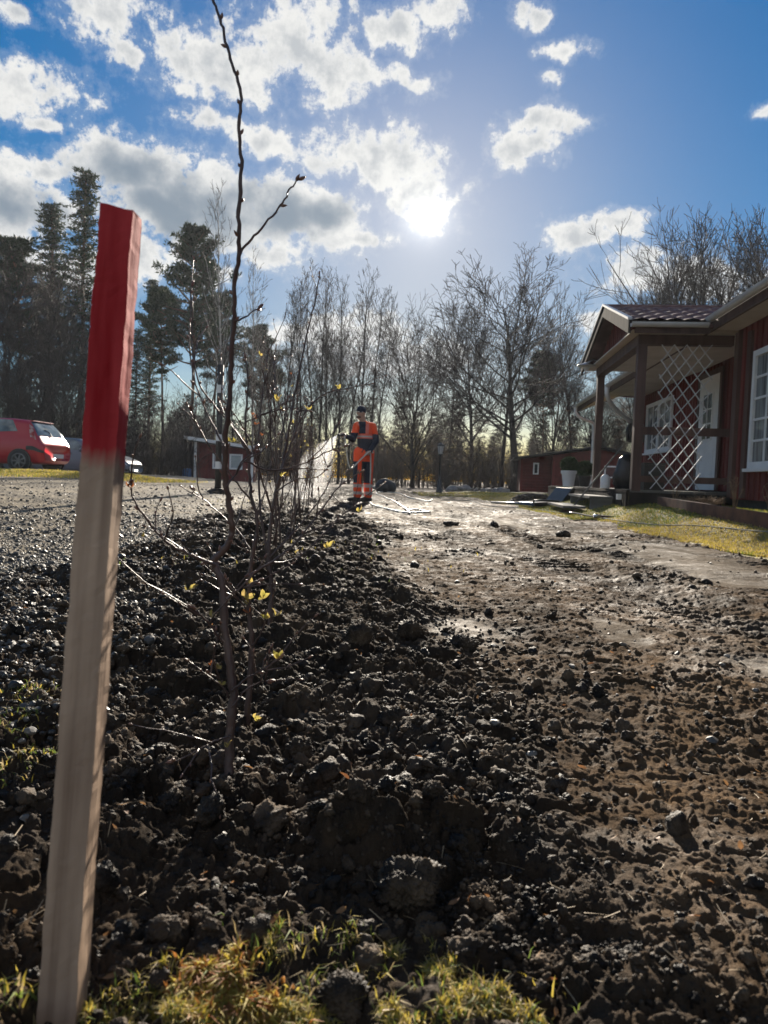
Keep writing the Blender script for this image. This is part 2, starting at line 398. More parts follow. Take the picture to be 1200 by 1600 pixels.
def detail(x, y):
    r = np.sqrt(x*x+y*y)
    wx = x+0.055*fbm(x*15, y*15, 1, 4); wy = y+0.055*fbm(x*15+9, y*15+5, 2, 4)
    g, lawn = zones(x, y); cr = crustf(x, y); tr, tm = tracks(x, y)
    si = silt_sheen(x, y); rough = (1-0.78*cr)*(1-0.8*tm)*(1-0.75*si)
    big = 1-0.85*sst(0.10, 0.42, x+0.07*y-0.10)
    z = big*lumps(wx, wy, 0.16, 11, 0.55, 0.75)*0.75*sst(-0.15, 0.2, fbm(x*1.5, y*1.5, 19, 2)+0.1)
    z = z+lumps(wx, wy, 0.075, 21, 0.75, 0.9)*0.8*(0.25+0.75*big)
    z = z+lumps(wx, wy, 0.036, 31, 0.8)*0.75
    z = z+lumps(wx, wy, 0.017, 41, 0.85)*0.8*(1-sst(6, 12, r))
    nr_ = 1-sst(2.5, 5, r)
    z = z+0.011*fbm(x*38, y*38, 51, 3)+nr_*(0.006*fbm(x*95, y*95, 53, 3)+0.004*np.abs(fbm(x*60, y*60, 57, 2)))
    zc = nr_*0.006*fbm(x*80, y*50, 54, 3)+0.6*lumps(wx, wy, 0.019, 83, 0.6)+0.006*np.abs(fbm(x*24, y*16, 58, 3))+0.010*fbm(x*9, y*6, 71, 4)+0.35*lumps(wx, wy, 0.03, 81, 0.35)*(1-tm) + 0.02*fbm(x*2.2, y*1.6, 73, 2)
    zs = z*rough*0.72+zc*(1-rough)*(1-0.7*si)+tr*(1-0.6*si)
    zg = 0.010*fbm(x*6, y*6, 91, 3)+lumps(x, y, 0.03, 95, 0.7)*0.35+lumps(x, y, 0.015, 97, 0.8)*0.4
    out = zs*(1-g)+zg*g
    out = np.where(lawn, 0.012*fbm(x*5, y*5, 93, 3)+0.01, out)
    grass_near = np.exp(-(((x+0.02)/0.14)**2+((y-0.56)/0.09)**2))
    out = out*(1-0.7*np.clip(grass_near, 0, 1))
    return out*(1-sst(24, 34, r)), g, lawn, cr, tm
def H(x, y):
    x = np.asarray(x, float); y = np.asarray(y, float)
    return macro(x, y)
def Hd(x, y):
    x = np.atleast_1d(np.asarray(x, float)); y = np.atleast_1d(np.asarray(y, float))
    return macro(x, y)+detail(x, y)[0]
def h1(x, y): return float(H(np.array([x]), np.array([y]))[0])

def soil_material():
    m = bpy.data.materials.new('soil'); m.use_nodes = True; t = m.node_tree; b = t.nodes['Principled BSDF']
    def n(tp, **k):
        q = t.nodes.new(tp)
        for a, c in k.items(): setattr(q, a, c)
        return q
    geo = n('ShaderNodeNewGeometry')
    def noise(s, d=6, ro=0.6):
        q = n('ShaderNodeTexNoise'); q.inputs['Scale'].default_value = s; q.inputs['Detail'].default_value = d; q.inputs['Roughness'].default_value = ro
        t.links.new(geo.outputs['Position'], q.inputs['Vector']); return q.outputs['Fac']
    def ramp(v, *st):
        q = n('ShaderNodeValToRGB'); e = q.color_ramp.elements
        while len(e) < len(st): e.new(0.5)
        for i, (p, c) in enumerate(st): e[i].position = p; e[i].color = (*c, 1)
        t.links.new(v, q.inputs[0]); return q.outputs[0]
    def mix(f, a, c):
        q = n('ShaderNodeMix', data_type='RGBA')
        t.links.new(f, q.inputs[0]); t.links.new(a, q.inputs[6]); t.links.new(c, q.inputs[7]); return q.outputs[2]
    def math_(op, a, c, clamp=True):
        q = n('ShaderNodeMath', operation=op, use_clamp=clamp)
        for i, v in enumerate((a, c)):
            if isinstance(v, (int, float)): q.inputs[i].default_value = v
            else: t.links.new(v, q.inputs[i])
        return q.outputs[0]
    at_ = n('ShaderNodeAttribute', attribute_name='crust'); trk = n('ShaderNodeAttribute', attribute_name='track')
    wet = ramp(noise(5), (0.3, (0.018, 0.0145, 0.0115)), (0.55, (0.046, 0.034, 0.024)), (0.8, (0.125, 0.086, 0.052)))
    dry = ramp(noise(3.0), (0.3, (0.034, 0.023, 0.014)), (0.5, (0.085, 0.054, 0.030)), (0.72, (0.165, 0.105, 0.057)))
    wet = mix(math_('MULTIPLY', ramp(noise(60, 3), (0.5, (0, 0, 0)), (0.75, (1, 1, 1))), 0.35), wet, ramp(noise(11), (0.3, (0.06, 0.046, 0.033)), (0.7, (0.12, 0.085, 0.055))))
    f = math_('ADD', at_.outputs['Fac'], math_('ADD', math_('MULTIPLY', math_('SUBTRACT', noise(22, 5), 0.52, False), 1.6, False), math_('ADD', math_('MULTIPLY', math_('SUBTRACT', noise(1.7, 5), 0.52, False), 2.2, False), math_('MULTIPLY', trk.outputs['Fac'], -0.5, False), False), False))
    c = mix(f, wet, dry)
    sa = n('ShaderNodeAttribute', attribute_name='silt_sheen'); sf = math_('MULTIPLY', math_('SUBTRACT', math_('ADD', sa.outputs['Fac'], math_('MULTIPLY', noise(14, 5), 0.8, False), False), 0.55, False), 1.6)
    c = mix(sf, c, ramp(noise(4), (0.35, (0.10, 0.078, 0.056)), (0.65, (0.165, 0.132, 0.098))))  # paler colour on the smooth patches stands in for wet sheen
    t.links.new(c, b.inputs['Base Color'])
    ro = n('ShaderNodeMapRange'); t.links.new(noise(13, 4), ro.inputs['Value']); ro.inputs['From Min'].default_value = 0.35; ro.inputs['From Max'].default_value = 0.65
    ro.inputs['To Min'].default_value = 0.62; ro.inputs['To Max'].default_value = 1.0
    t.links.new(ro.outputs[0], b.inputs['Roughness'])
    sp1 = n('ShaderNodeMapRange'); t.links.new(noise(1.3, 3), sp1.inputs['Value']); sp1.inputs['From Min'].default_value = 0.50; sp1.inputs['From Max'].default_value = 0.66
    sp1.inputs['To Min'].default_value = 0.02; sp1.inputs['To Max'].default_value = 0.22; t.links.new(sp1.outputs[0], b.inputs['Specular IOR Level'])
    bp = n('ShaderNodeBump'); bp.inputs['Distance'].default_value = 0.005; bp.inputs['Strength'].default_value = 0.9
    hsum = math_('ADD', noise(150, 5), math_('MULTIPLY', noise(600, 3), 0.35, False), False)
    t.links.new(hsum, bp.inputs['Height']); t.links.new(bp.outputs[0], b.inputs['Normal'])
    return m
M_soil = soil_material()
M_clod = material('clod', (0.014, 0.011, 0.0085), (0.135, 0.095, 0.060), rough=0.72, scale=20, bump=0.006, bscale=220, rr=0.22, spec=0.24, contrast=(0.40, 0.72))
M_gravel = material('gravel_ground', (0.095, 0.082, 0.064), (0.26, 0.22, 0.16), spec=0.08, rough=0.85, scale=2.2, bump=0.006, bscale=90, rr=0.2)
M_peb = material('pebble', (0.030, 0.029, 0.028), (0.12, 0.11, 0.095), rough=0.55, scale=9, bump=0.002, bscale=120, rr=0.2, spec=0.3)
M_lawn = material('lawn_ground', (0.13, 0.115, 0.03), (0.28, 0.22, 0.06), rough=0.9, scale=3, bump=0.01, bscale=60)
M_forest = material('leaf_litter', (0.05, 0.036, 0.024), (0.14, 0.085, 0.05), rough=0.9, scale=1.5, bump=0.03, bscale=20)

th_c = np.linspace(-R(33), R(33), 1080)
th_l = np.concatenate([np.linspace(-math.pi, -R(64), 50)[:-1], np.linspace(-R(64), -R(33), 300)[:-1]]); th_r = -th_l[::-1]
TH = np.concatenate([th_l, th_c, th_r])
RR = np.concatenate([np.geomspace(0.12, 0.45, 40)[:-1], np.geomspace(0.45, 8, 1020)[:-1], np.geomspace(8, 36, 200)[:-1], np.geomspace(36, 900, 40)])
th, rr_ = np.meshgrid(TH, RR)
gx = rr_*np.sin(th); gy = rr_*np.cos(th)
det, g_, lawn_, cr_, tm_ = detail(gx.ravel(), gy.ravel())
gz = macro(gx.ravel(), gy.ravel())+det*np.clip((rr_.ravel()-0.12)/0.2, 0, 1)
V = np.stack([gx.ravel(), gy.ravel(), gz], 1); nr, nc = gx.shape
idx = np.arange(nr*nc).reshape(nr, nc)
F = np.stack([idx[:-1, :-1], idx[:-1, 1:], idx[1:, 1:], idx[1:, :-1]], -1).reshape(-1, 4)[:, ::-1]
gf = g_[F].mean(1); lf = lawn_[F].mean(1); yf = V[F][:, :, 1].mean(1); rf = np.sqrt((V[F][:, :, :2]**2).sum(-1)).mean(1)
mask_l = (lf > 0.5) & (rf < 34); mask_w = (rf >= 30) & ~mask_l; mask_g = (gf > 0.5) & ~mask_l & ~mask_w
mask_s = ~(mask_l | mask_w | mask_g)
def sub(name, mask, mat):
    f = F[mask]; u_, inv = np.unique(f, return_inverse=True); f2 = inv.reshape(f.shape)
    o = raw_mesh(name, V[u_], f2, mat, attrs={'crust': np.maximum(cr_[u_], 0.42*sst(0.1, 0.45, V[u_, 0]+0.1*fbm(V[u_, 0]*3, V[u_, 1]*3, 7, 3))), 'silt_sheen': silt_sheen(V[u_, 0], V[u_, 1]), 'track': tm_[u_]}); tag(o, kind='structure'); return o
sub('soil_field', mask_s, M_soil); sub('gravel_yard', mask_g, M_gravel); sub('lawn', mask_l, M_lawn); sub('woodland_floor', mask_w, M_forest)
print('ground', len(V))

# loose clods
def rand_ground(n, ymin, ymax, power=2.0, half=R(44), seed=0):
    r = np.random.default_rng(seed); u_ = r.uniform(0, 1, n)
    d = np.exp(np.log(ymin)+(np.log(ymax)-np.log(ymin))*u_); a = r.uniform(-half, half, n)
    return d*np.sin(a), d*np.cos(a), r
temps = [rockT(3, 0.30, 100+i) for i in range(9)]
temps_m = [rockT(2, 0.36, 120+i) for i in range(9)]
temps_lo = [rockT(1, 0.30, 200+i) for i in range(8)]
def clods(name, n, y0, y1, s0, s1, tmp, seed, thr=0.45, label=''):
    x, y, r = rand_ground(n, y0, y1, seed=seed)
    g, lw = zones(x, y); cr = crustf(x, y); _, tm = tracks(x, y)
    grassy = (np.abs(x+0.02) < 0.13) & (np.abs(y-0.56) < 0.07)
    cl = fbm(x*2.5, y*2.5, seed, 3)
    big_ok = (s0 < 0.008) | (x < 0.12) | (y > 3)
    keep = big_ok & (g < 0.4) & (~lw) & (r.uniform(0, 1, n) > cr*0.86) & (tm < 0.3) & (~grassy) & (np.hypot(x+0.265, y-0.53) > 0.05) & (cl+r.uniform(-0.25, 0.25, n) > thr-0.5)
    x, y = x[keep], y[keep]; k = r.pareto(2.6, len(x)); s = np.clip(s0*(1+k), s0, s1)
    z = Hd(x, y)+s*0.25
    o = scatter(name, tmp, np.stack([x, y, z], 1), s, M_clod, seed=seed)
    tag(o, label, 'soil', kind='stuff')
clods('soil_clods', 15500, 0.5, 1.1, 0.0016, 0.009, temps_m, 301, 0.36, 'loose dark crumbs of soil strewn in the near foreground')
clods('soil_clods', 200, 0.5, 2.6, 0.009, 0.02, temps, 305, 0.45, 'round dark clods of soil beside the stake and saplings')
clods('soil_clods', 15500, 1.0, 3.2, 0.003, 0.016, temps_m, 302, 0.40, 'dark lumps of soil in the middle of the dug field')
clods('soil_clods', 11500, 3.0, 14, 0.005, 0.024, temps_lo, 303, 0.46, 'small clods of soil over the far part of the field')

# larger single lumps standing proud
lump_specs = [(620, 1130, 0.030), (830, 1395, 0), (640, 1420, 0.030), (535, 1570, 0.022), (470, 1185, 0.022), (720, 1010, 0.045), (705, 822, 0.055), (772, 822, 0.05), (880, 838, 0.05), (640, 1000, 0.04), (560, 1030, 0.04), (330, 1505, 0.013), (400, 1495, 0.013)]
for i, (px, py, s) in enumerate(lump_specs):
    if not s: continue
    d = ray(px, py); tt = -EYE/d.z; x, y = d.x*tt, d.y*tt; z = float(Hd(x, y)[0])
    v, f = rockT(4 if y < 3 else 3, 0.27, 500+i)
    v = v*s*np.array((1.15, 1, 0.85))
    o = raw_mesh('soil_lump', v, f, M_clod); o.location = (x, y, z+s*0.25)
    where = ['in the dark strip right of the second sapling', '', 'near the bottom middle just behind the yellow grass', 'standing upright in the yellow grass at the bottom edge', 'flat and pale-topped beside the nearest sapling base', 'heaped beside the reddish crusted soil', 'darkest one far out on the field near the hoses', 'far out on the field right of the darkest one', 'small one near the lawn edge', 'tall one in the wet dark soil mid-field', 'rounded one left of the tall wet one', 'small round one by the grass left end', 'small round one just left of the yellow grass'][i]
    tag(o, 'large dark lump of soil, '+where, 'soil lump', 'large lumps of soil lying on the field')

# gravel stones
temps_p = [rockT(1, 0.15, 400+i, True) for i in range(8)]
def pebbles(name, n, y0, y1, s0, s1, seed, label, soilside=False):
    x, y, r = rand_ground(n, y0, y1, seed=seed, half=R(38)); x = -np.abs(x) if not soilside else x
    g, lw = zones(x, y); edge = -(x+1.12+0.055*y)
    keep = (~lw) & (edge > -0.75 + 0.5*r.uniform(0, 1, n)) & (y < 15) & ((g > 0.3) | (r.uniform(0, 1, n) < 0.5)) & (r.uniform(0, 1, n) < 1.25-0.35*np.clip(edge, 0, 2.2)+0.3*fbm(x*2, y*2, 5, 2)) & (y > 1.15)
    x, y = x[keep], y[keep]; s = np.clip(s0*(1+r.pareto(3.0, len(x))), s0, s1)
    z = Hd(x, y)+s*0.3
    o = scatter(name, temps_p, np.stack([x, y, z], 1), s, M_peb, smooth=False, squash=0.75, seed=seed)
    tag(o, label, 'gravel', kind='stuff')
pebbles('gravel_stones', 60000, 1.2, 7, 0.0035, 0.017, 311, 'wet grey crushed stones along the edge of the yard')
pebbles('gravel_stones', 9000, 5, 16, 0.006, 0.02, 312, 'scattered stones on the pale gravel yard')

x, y, q = rand_ground(420, 0.95, 7, seed=371); k = (~zones(x, y)[1]) & (fbm(x*2, y*2, 9, 2) > -0.1); x, y = x[k], y[k]; s = np.clip(0.0035*(1+q.pareto(2.2, len(x))), 0.0035, 0.011)
M_palest = material('pale_stone', (0.07, 0.062, 0.052), (0.18, 0.16, 0.13), rough=0.6, scale=30)
o = scatter('stones', temps_p, np.stack([x, y, Hd(x, y)+s*0.3], 1), s, M_palest, smooth=False, squash=0.6, seed=372); tag(o, 'small pale stones mixed through the dark soil', 'stones', kind='stuff')
M_straw = material('straw_bits', (0.22, 0.16, 0.09), (0.40, 0.30, 0.18), rough=0.7, scale=30)
st_t = [(np.array([(-1, -.03, 0), (-1, .03, .02), (0, .03, .10), (0, -.03, .08), (1, .03, 0), (1, -.03, 0.02)], float), np.array([(0, 3, 2, 1), (3, 5, 4, 2)]))]
x, y, q = rand_ground(900, 0.5, 6, seed=381); k = (~zones(x, y)[1]); x, y = x[k], y[k]
o = scatter('straw_bits', st_t, np.stack([x, y, Hd(x, y)+0.004], 1), q.uniform(0.006, 0.02, len(x)), M_straw, squash=0.5, seed=382); tag(o, 'short bits of root and straw lying in the soil', 'straw', kind='stuff')
# ------------------------------------------------------------------ grass
def blades(name, x, y, hgt, wid, mats, seed, label, lean=0.6, zoff=0.0, seg=2):
    r = np.random.default_rng(seed); n = len(x); z = Hd(x, y)+zoff
    a = r.uniform(0, 2*math.pi, n); ln = r.uniform(0.1, 1.0, n)*lean; b = r.uniform(0, 2*math.pi, n)
    hh = hgt*r.uniform(0.45, 1.1, n); w = wid*r.uniform(0.6, 1.3, n)
    P0 = np.stack([x, y, z], 1); side = np.stack([np.cos(a), np.sin(a), 0*a], 1)*w[:, None]
    ld = np.stack([np.cos(b), np.sin(b), 0*b], 1)
    c1 = P0+ld*(hh*ln*0.3)[:, None]+np.array((0, 0, 1))*(hh*0.55)[:, None]
    c2 = P0+ld*(hh*ln)[:, None]+np.array((0, 0, 1))*(hh*(1-0.35*ln))[:, None]
    Vv = np.stack([P0-side, P0+side, c1-side*0.8, c1+side*0.8, c2], 1).reshape(-1, 3)
    k = np.arange(n)[:, None]*5
    Fv = np.concatenate([k+np.array([[0, 1, 3]]), k+np.array([[0, 3, 2]]), k+np.array([[2, 3, 4]])])
    mi = np.tile(r.integers(0, len(mats), n), 3)
    o = raw_mesh(name, Vv, Fv, mats, matidx=mi); tag(o, label, 'grass', kind='stuff'); return o
G1 = material('grass_yellow', (0.38, 0.30, 0.045), (0.55, 0.43, 0.09), rough=0.7, scale=30, trans=0.45)
G2 = material('grass_green', (0.10, 0.16, 0.03), (0.20, 0.24, 0.05), rough=0.7, scale=30, trans=0.45)
G3 = material('grass_straw', (0.36, 0.27, 0.13), (0.48, 0.37, 0.19), rough=0.7, scale=30, trans=0.4)
G4 = material('grass_rust', (0.30, 0.11, 0.03), (0.42, 0.2, 0.05), rough=0.7, scale=30, trans=0.4)
r = np.random.default_rng(9)
def near_patch(n, pts, seed):
    r = np.random.default_rng(seed); X = []; Y = []
    for px, py, sx, sy, w in pts:
        d = ray(px, py); tt = -EYE/d.z; k = int(n*w); X.append(d.x*tt+r.normal(0, sx, k)); Y.append(d.y*tt+r.normal(0, sy, k))
    X = np.concatenate(X); Y = np.concatenate(Y); k = fbm(X*22, Y*22, seed, 2) > -0.18; return X[k], Y[k]
x, y = near_patch(19000, [(500, 1510, 0.022, 0.012, 0.18), (430, 1560, 0.035, 0.018, 0.3), (560, 1570, 0.035, 0.02, 0.25), (640, 1530, 0.02, 0.012, 0.12), (330, 1590, 0.02, 0.012, 0.12), (760, 1590, 0.03, 0.01, 0.05), (230, 1605, 0.03, 0.012, 0.06)], 21)
blades('grass_tuft', x, y, 0.012, 0.0006, [G1, G1, G2, G3], 22, 'yellow green moss and grass at the very bottom middle', lean=1.6)
x, y = near_patch(420, [(470, 1530, 0.05, 0.022, 0.5), (620, 1550, 0.06, 0.02, 0.5)], 25)
blades('grass_tuft', x, y, 0.019, 0.0007, [G1, G3, G2], 26, 'longer bent grass blades sticking out of the yellow moss patch', lean=1.5)
x, y = near_patch(2600, [(330, 1550, 0.015, 0.01, 0.5), (360, 1585, 0.02, 0.01, 0.5)], 27)
blades('moss_patch', x, y, 0.014, 0.0014, [G4, G1], 28, 'rust coloured moss at the left end of the yellow grass', lean=1.8)
x, y = near_patch(800, [(20, 1215, 0.04, 0.03, 0.3), (60, 1110, 0.05, 0.04, 0.3), (10, 1160, 0.05, 0.03, 0.2), (10, 1580, 0.03, 0.02, 0.2)], 29)
blades('grass_tuft', x, y, 0.017, 0.0011, [G1, G3, G2], 30, 'thin yellow grass left of the wooden stake', lean=1.6)
x, y = near_patch(260, [(385, 790, 0.5, 0.5, 0.5), (270, 900, 0.3, 0.3, 0.25), (560, 870, 0.3, 0.5, 0.25)], 33)
blades('grass_tuft', x, y, 0.03, 0.003, [G2, G1], 34, 'sparse green weeds between the gravel and the saplings', lean=1.2)
# lawn on the right, out to the house
n = 150000; yy = np.exp(r.uniform(math.log(3.5), math.log(26), n)); xx = 2.5+r.uniform(0, 1, n)**1.3*np.minimum(8, 1.4+0.45*yy)
k = (xx > EDGE(yy)-0.05+0.25*vnoise(xx*4, yy*4, 3)) & (fbm(xx*1.4, yy*1.4, 3, 3) > -0.42)
xx, yy = xx[k], yy[k]
kg = (fbm(xx*0.6, yy*0.6, 8, 3)+0.42*(sst(3.0, 4.6, xx-0.03*yy)) - 0.12 + r.uniform(-0.15, 0.15, len(xx))) > 0.05
blades('lawn_grass', xx[~kg], yy[~kg], 0.026, 0.0034, [G1, G3, G1], 35, 'short sunlit yellow lawn grass beside the bare soil', lean=1.3)
blades('lawn_grass', xx[kg], yy[kg], 0.032, 0.0034, [G2, G2, G1], 36, 'greener lawn grass close to the house bed', lean=1.3)
n = 26000; xx = r.uniform(-14, -4.3, n); yy = 17.1+r.normal(0, 0.55, n)+0.1*fbm(xx, yy[:1]*0+xx, 2, 2); k = (xx < -4.9+0.5*r.normal(0, 1, n)*0.5)
blades('bank_grass', xx[k], yy[k], 0.07, 0.007, [G1, G3, G1, G2], 37, 'yellow grass on the low bank in front of the cars', lean=1.3)
n = 22000; xx = r.uniform(1.0, 12, n); yy = r.uniform(20, 27, n); k = fbm(xx*0.7, yy*0.7, 12, 3) > 0.0
blades('rough_grass', xx[k], yy[k], 0.05, 0.009, [G1, G2, G3], 38, 'low rough grass in front of the wood by the lamp post', lean=1.2)
# dead leaves and straw bits
lf_t = []
for i in range(4):
    rr1 = np.random.default_rng(900+i); a = np.linspace(0, 2*math.pi, 9)[:-1]
    rad = 1-0.45*np.abs(np.sin(a)); p = np.stack([np.cos(a)*rad*1.0, np.sin(a)*rad*0.62, 0.25*np.cos(a*2+i)*0.5+rr1.normal(0, 0.05, 8)], 1)
    lf_t.append((np.vstack([[0, 0, 0.0], p]), np.array([(0, j+1, (j+1) % 8+1) for j in range(8)])))
M_dead = material('dead_leaf', (0.20, 0.085, 0.035), (0.34, 0.2, 0.09), rough=0.6, scale=40, trans=0.35)
x, y, q = rand_ground(420, 0.6, 9, seed=71); k = (x < 0.9) & (~zones(x, y)[1]); x, y = x[k], y[k]
o = scatter('dead_leaves', lf_t, np.stack([x, y, Hd(x, y)+0.006], 1), q.uniform(0.004, 0.010, len(x)), M_dead, squash=0.6, seed=72)
tag(o, 'bits of dead leaf and bark strewn on the soil', 'leaves', kind='stuff')
# ------------------------------------------------------------------ stake
M_bark_s = material('sapling_bark', (0.050, 0.030, 0.028), (0.11, 0.070, 0.055), rough=0.45, scale=30, bump=0.0015, bscale=200, stretch=(1, 1, 0.4))
def stake():
    bot = at(92, 1650, 0.545); top = at(190, 330, 0.665)
    bz = h1(bot.x, bot.y)-0.06; ax = (top-bot).normalized(); bot = bot+ax*((bz-bot.z)/ax.z)
    L = (top-bot).length; w1, w2 = 0.029, 0.030
    m = bpy.data.materials.new('painted_stake'); m.use_nodes = True; t = m.node_tree; b = t.nodes['Principled BSDF']; b.inputs['Roughness'].default_value = 0.9; b.inputs['Specular IOR Level'].default_value = 0.12
    co = t.nodes.new('ShaderNodeTexCoord'); sp_ = t.nodes.new('ShaderNodeSeparateXYZ'); t.links.new(co.outputs['Object'], sp_.inputs[0])
    def noise(sc, st):
        mp = t.nodes.new('ShaderNodeMapping'); mp.inputs['Scale'].default_value = st; t.links.new(co.outputs['Object'], mp.inputs[0])
        q = t.nodes.new('ShaderNodeTexNoise'); q.inputs['Scale'].default_value = sc; q.inputs['Detail'].default_value = 6; t.links.new(mp.outputs[0], q.inputs['Vector']); return q.outputs['Fac']
    gr0 = noise(110, (1, 1, 0.03)); gr1 = noise(9, (1.5, 1.5, 0.6)); gm_ = t.nodes.new('ShaderNodeMath'); gm_.operation = 'MULTIPLY_ADD'; t.links.new(gr1, gm_.inputs[0]); gm_.inputs[1].default_value = 0.55; gm2 = t.nodes.new('ShaderNodeMath'); gm2.operation = 'MULTIPLY'; t.links.new(gr0, gm2.inputs[0]); gm2.inputs[1].default_value = 0.5; t.links.new(gm2.outputs[0], gm_.inputs[2]); gr = gm_.outputs[0]; cr = t.nodes.new('ShaderNodeValToRGB')
    e = cr.color_ramp.elements; e[0].position = 0.32; e[0].color = (0.20, 0.130, 0.088, 1); e[1].position = 0.66; e[1].color = (0.50, 0.355, 0.25, 1); t.links.new(gr, cr.inputs[0])
    rn = noise(45, (1, 1, 0.10)); rc = t.nodes.new('ShaderNodeValToRGB'); e = rc.color_ramp.elements
    e[0].position = 0.30; e[0].color = (0.26, 0.007, 0.010, 1); e[1].position = 0.68; e[1].color = (0.52, 0.060, 0.062, 1); t.links.new(rn, rc.inputs[0])
    a = t.nodes.new('ShaderNodeMath'); a.operation = 'MULTIPLY_ADD'; t.links.new(noise(70, (1, 1, 0.12)), a.inputs[0]); a.inputs[1].default_value = 0.045; t.links.new(sp_.outputs[2], a.inputs[2])
    mr = t.nodes.new('ShaderNodeMapRange'); t.links.new(a.outputs[0], mr.inputs['Value']); zp = L*0.694
    mr.inputs['From Min'].default_value = zp+0.011; mr.inputs['From Max'].default_value = zp+0.030
    mx = t.nodes.new('ShaderNodeMix'); mx.data_type = 'RGBA'; t.links.new(mr.outputs[0], mx.inputs[0]); t.links.new(cr.outputs[0], mx.inputs[6]); t.links.new(rc.outputs[0], mx.inputs[7])
    t.links.new(mx.outputs[2], b.inputs['Base Color'])
    bp = t.nodes.new('ShaderNodeBump'); bp.inputs['Distance'].default_value = 0.0022; t.links.new(gr, bp.inputs['Height']); t.links.new(bp.outputs[0], b.inputs['Normal'])
    nseg = 110; V = []; F = []
    cs = [(-1, -1), (-0.5, -1.0), (0, -1), (0.5, -1), (1, -1), (1, 0), (1, 1), (0, 1), (-1, 1), (-1, 0)]; r_ = random.Random(3)
    off = [[0, 0] for _ in cs]
    for i in range(nseg+1):
        z = L*i/nseg; tp = 1.0
        for k, (cx, cy) in enumerate(cs):
            off[k][0] = 0.7*off[k][0]+r_.gauss(0, 0.0003); off[k][1] = 0.7*off[k][1]+r_.gauss(0, 0.0003)
            zt = z+(0.004*cy*1.0-0.003*cx if i == nseg else 0)
            V.append((cx*w1/2*tp+off[k][0], cy*w2/2*tp+off[k][1], zt))
    n = len(cs)
    for i in range(nseg):
        for k in range(n): F.append((i*n+k, i*n+(k+1) % n, (i+1)*n+(k+1) % n, (i+1)*n+k))
    F.append(tuple(nseg*n+k for k in range(n)))
    # spray paint lip over the sawn top
    mb = MB(); mb.add(V, F); o = mb.build('wooden_stake', m)
    x = Vector((math.cos(R(5)), math.sin(R(5)), 0)); z = ax; y = z.cross(x).normalized(); x = y.cross(z)
    o.matrix_world = Matrix(((x.x, y.x, z.x, bot.x), (x.y, y.y, z.y, bot.y), (x.z, y.z, z.z, bot.z), (0, 0, 0, 1)))
    b2 = o.modifiers.new('b', 'BEVEL'); b2.width = 0.0012; b2.limit_method = 'ANGLE'; b2.angle_limit = R(50); b2.segments = 2
    tag(o, 'square wooden stake with red painted top driven into soil in the foreground', 'stake')
stake()

# ------------------------------------------------------------------ saplings of the new hedge
M_leaf_y = material('young_leaf', (0.36, 0.32, 0.07), (0.50, 0.36, 0.13), rough=0.5, scale=60, trans=0.55)
M_leaf_b = material('old_brown_leaf', (0.22, 0.075, 0.03), (0.34, 0.13, 0.05), rough=0.6, scale=60, trans=0.5)
M_bud = material('bud', (0.13, 0.06, 0.045), (0.24, 0.13, 0.08), rough=0.4, scale=80)
def smooth_line(pts, k=5):
    P_ = np.array(pts, float); n = len(P_); out = []
    for i in range(n-1):
        p0 = P_[max(i-1, 0)]; p1 = P_[i]; p2 = P_[i+1]; p3 = P_[min(i+2, n-1)]
        for j in range(k):
            t = j/k; out.append(0.5*((2*p1)+(-p0+p2)*t+(2*p0-5*p1+4*p2-p3)*t*t+(-p0+3*p1-3*p2+p3)*t**3))
    out.append(P_[-1]); return np.array(out)
def bud(mb, p, d, L=0.008, w=0.0022):
    p = np.array(p, float); d = np.array(d, float); d /= np.linalg.norm(d)
    mb.tube([p, p+d*L*0.3, p+d*L*0.65, p+d*L], [w*0.55, w, w*0.8, w*0.1], 6, mi=1)
def leaf(mb, p, d, L, w, r_, mi=0):
    p = np.array(p, float); d = np.array(d, float); d /= np.linalg.norm(d)
    s = np.cross(d, (r_.gauss(0, 1), r_.gauss(0, 1), r_.gauss(0, 1))); s /= np.linalg.norm(s)+1e-9; nrm = np.cross(d, s)
    m1 = p+d*L*0.35; m2 = p+d*L*0.7
    v = [p, m1-s*w+nrm*w*0.5, m1, m1+s*w+nrm*w*0.5, m2-s*w*0.8+nrm*w*0.4, m2-nrm*w*0.15, m2+s*w*0.8+nrm*w*0.4, p+d*L-nrm*w*0.6]
    mb.add(v, [(0, 1, 2), (0, 2, 3), (1, 4, 5, 2), (2, 5, 6, 3), (4, 7, 5), (5, 7, 6)], mi)
def traced(Y, spec, dy=None):
    """world polyline from traced points; dy gives the depth offset along it"""
    n = len(spec); P_ = []
    for i, s in enumerate(spec):
        yy_ = Y+(dy(i/(n-1)) if callable(dy) else (dy or 0)*i/(n-1)); P_.append(tuple(at(s[0], s[1], yy_)))
    return P_
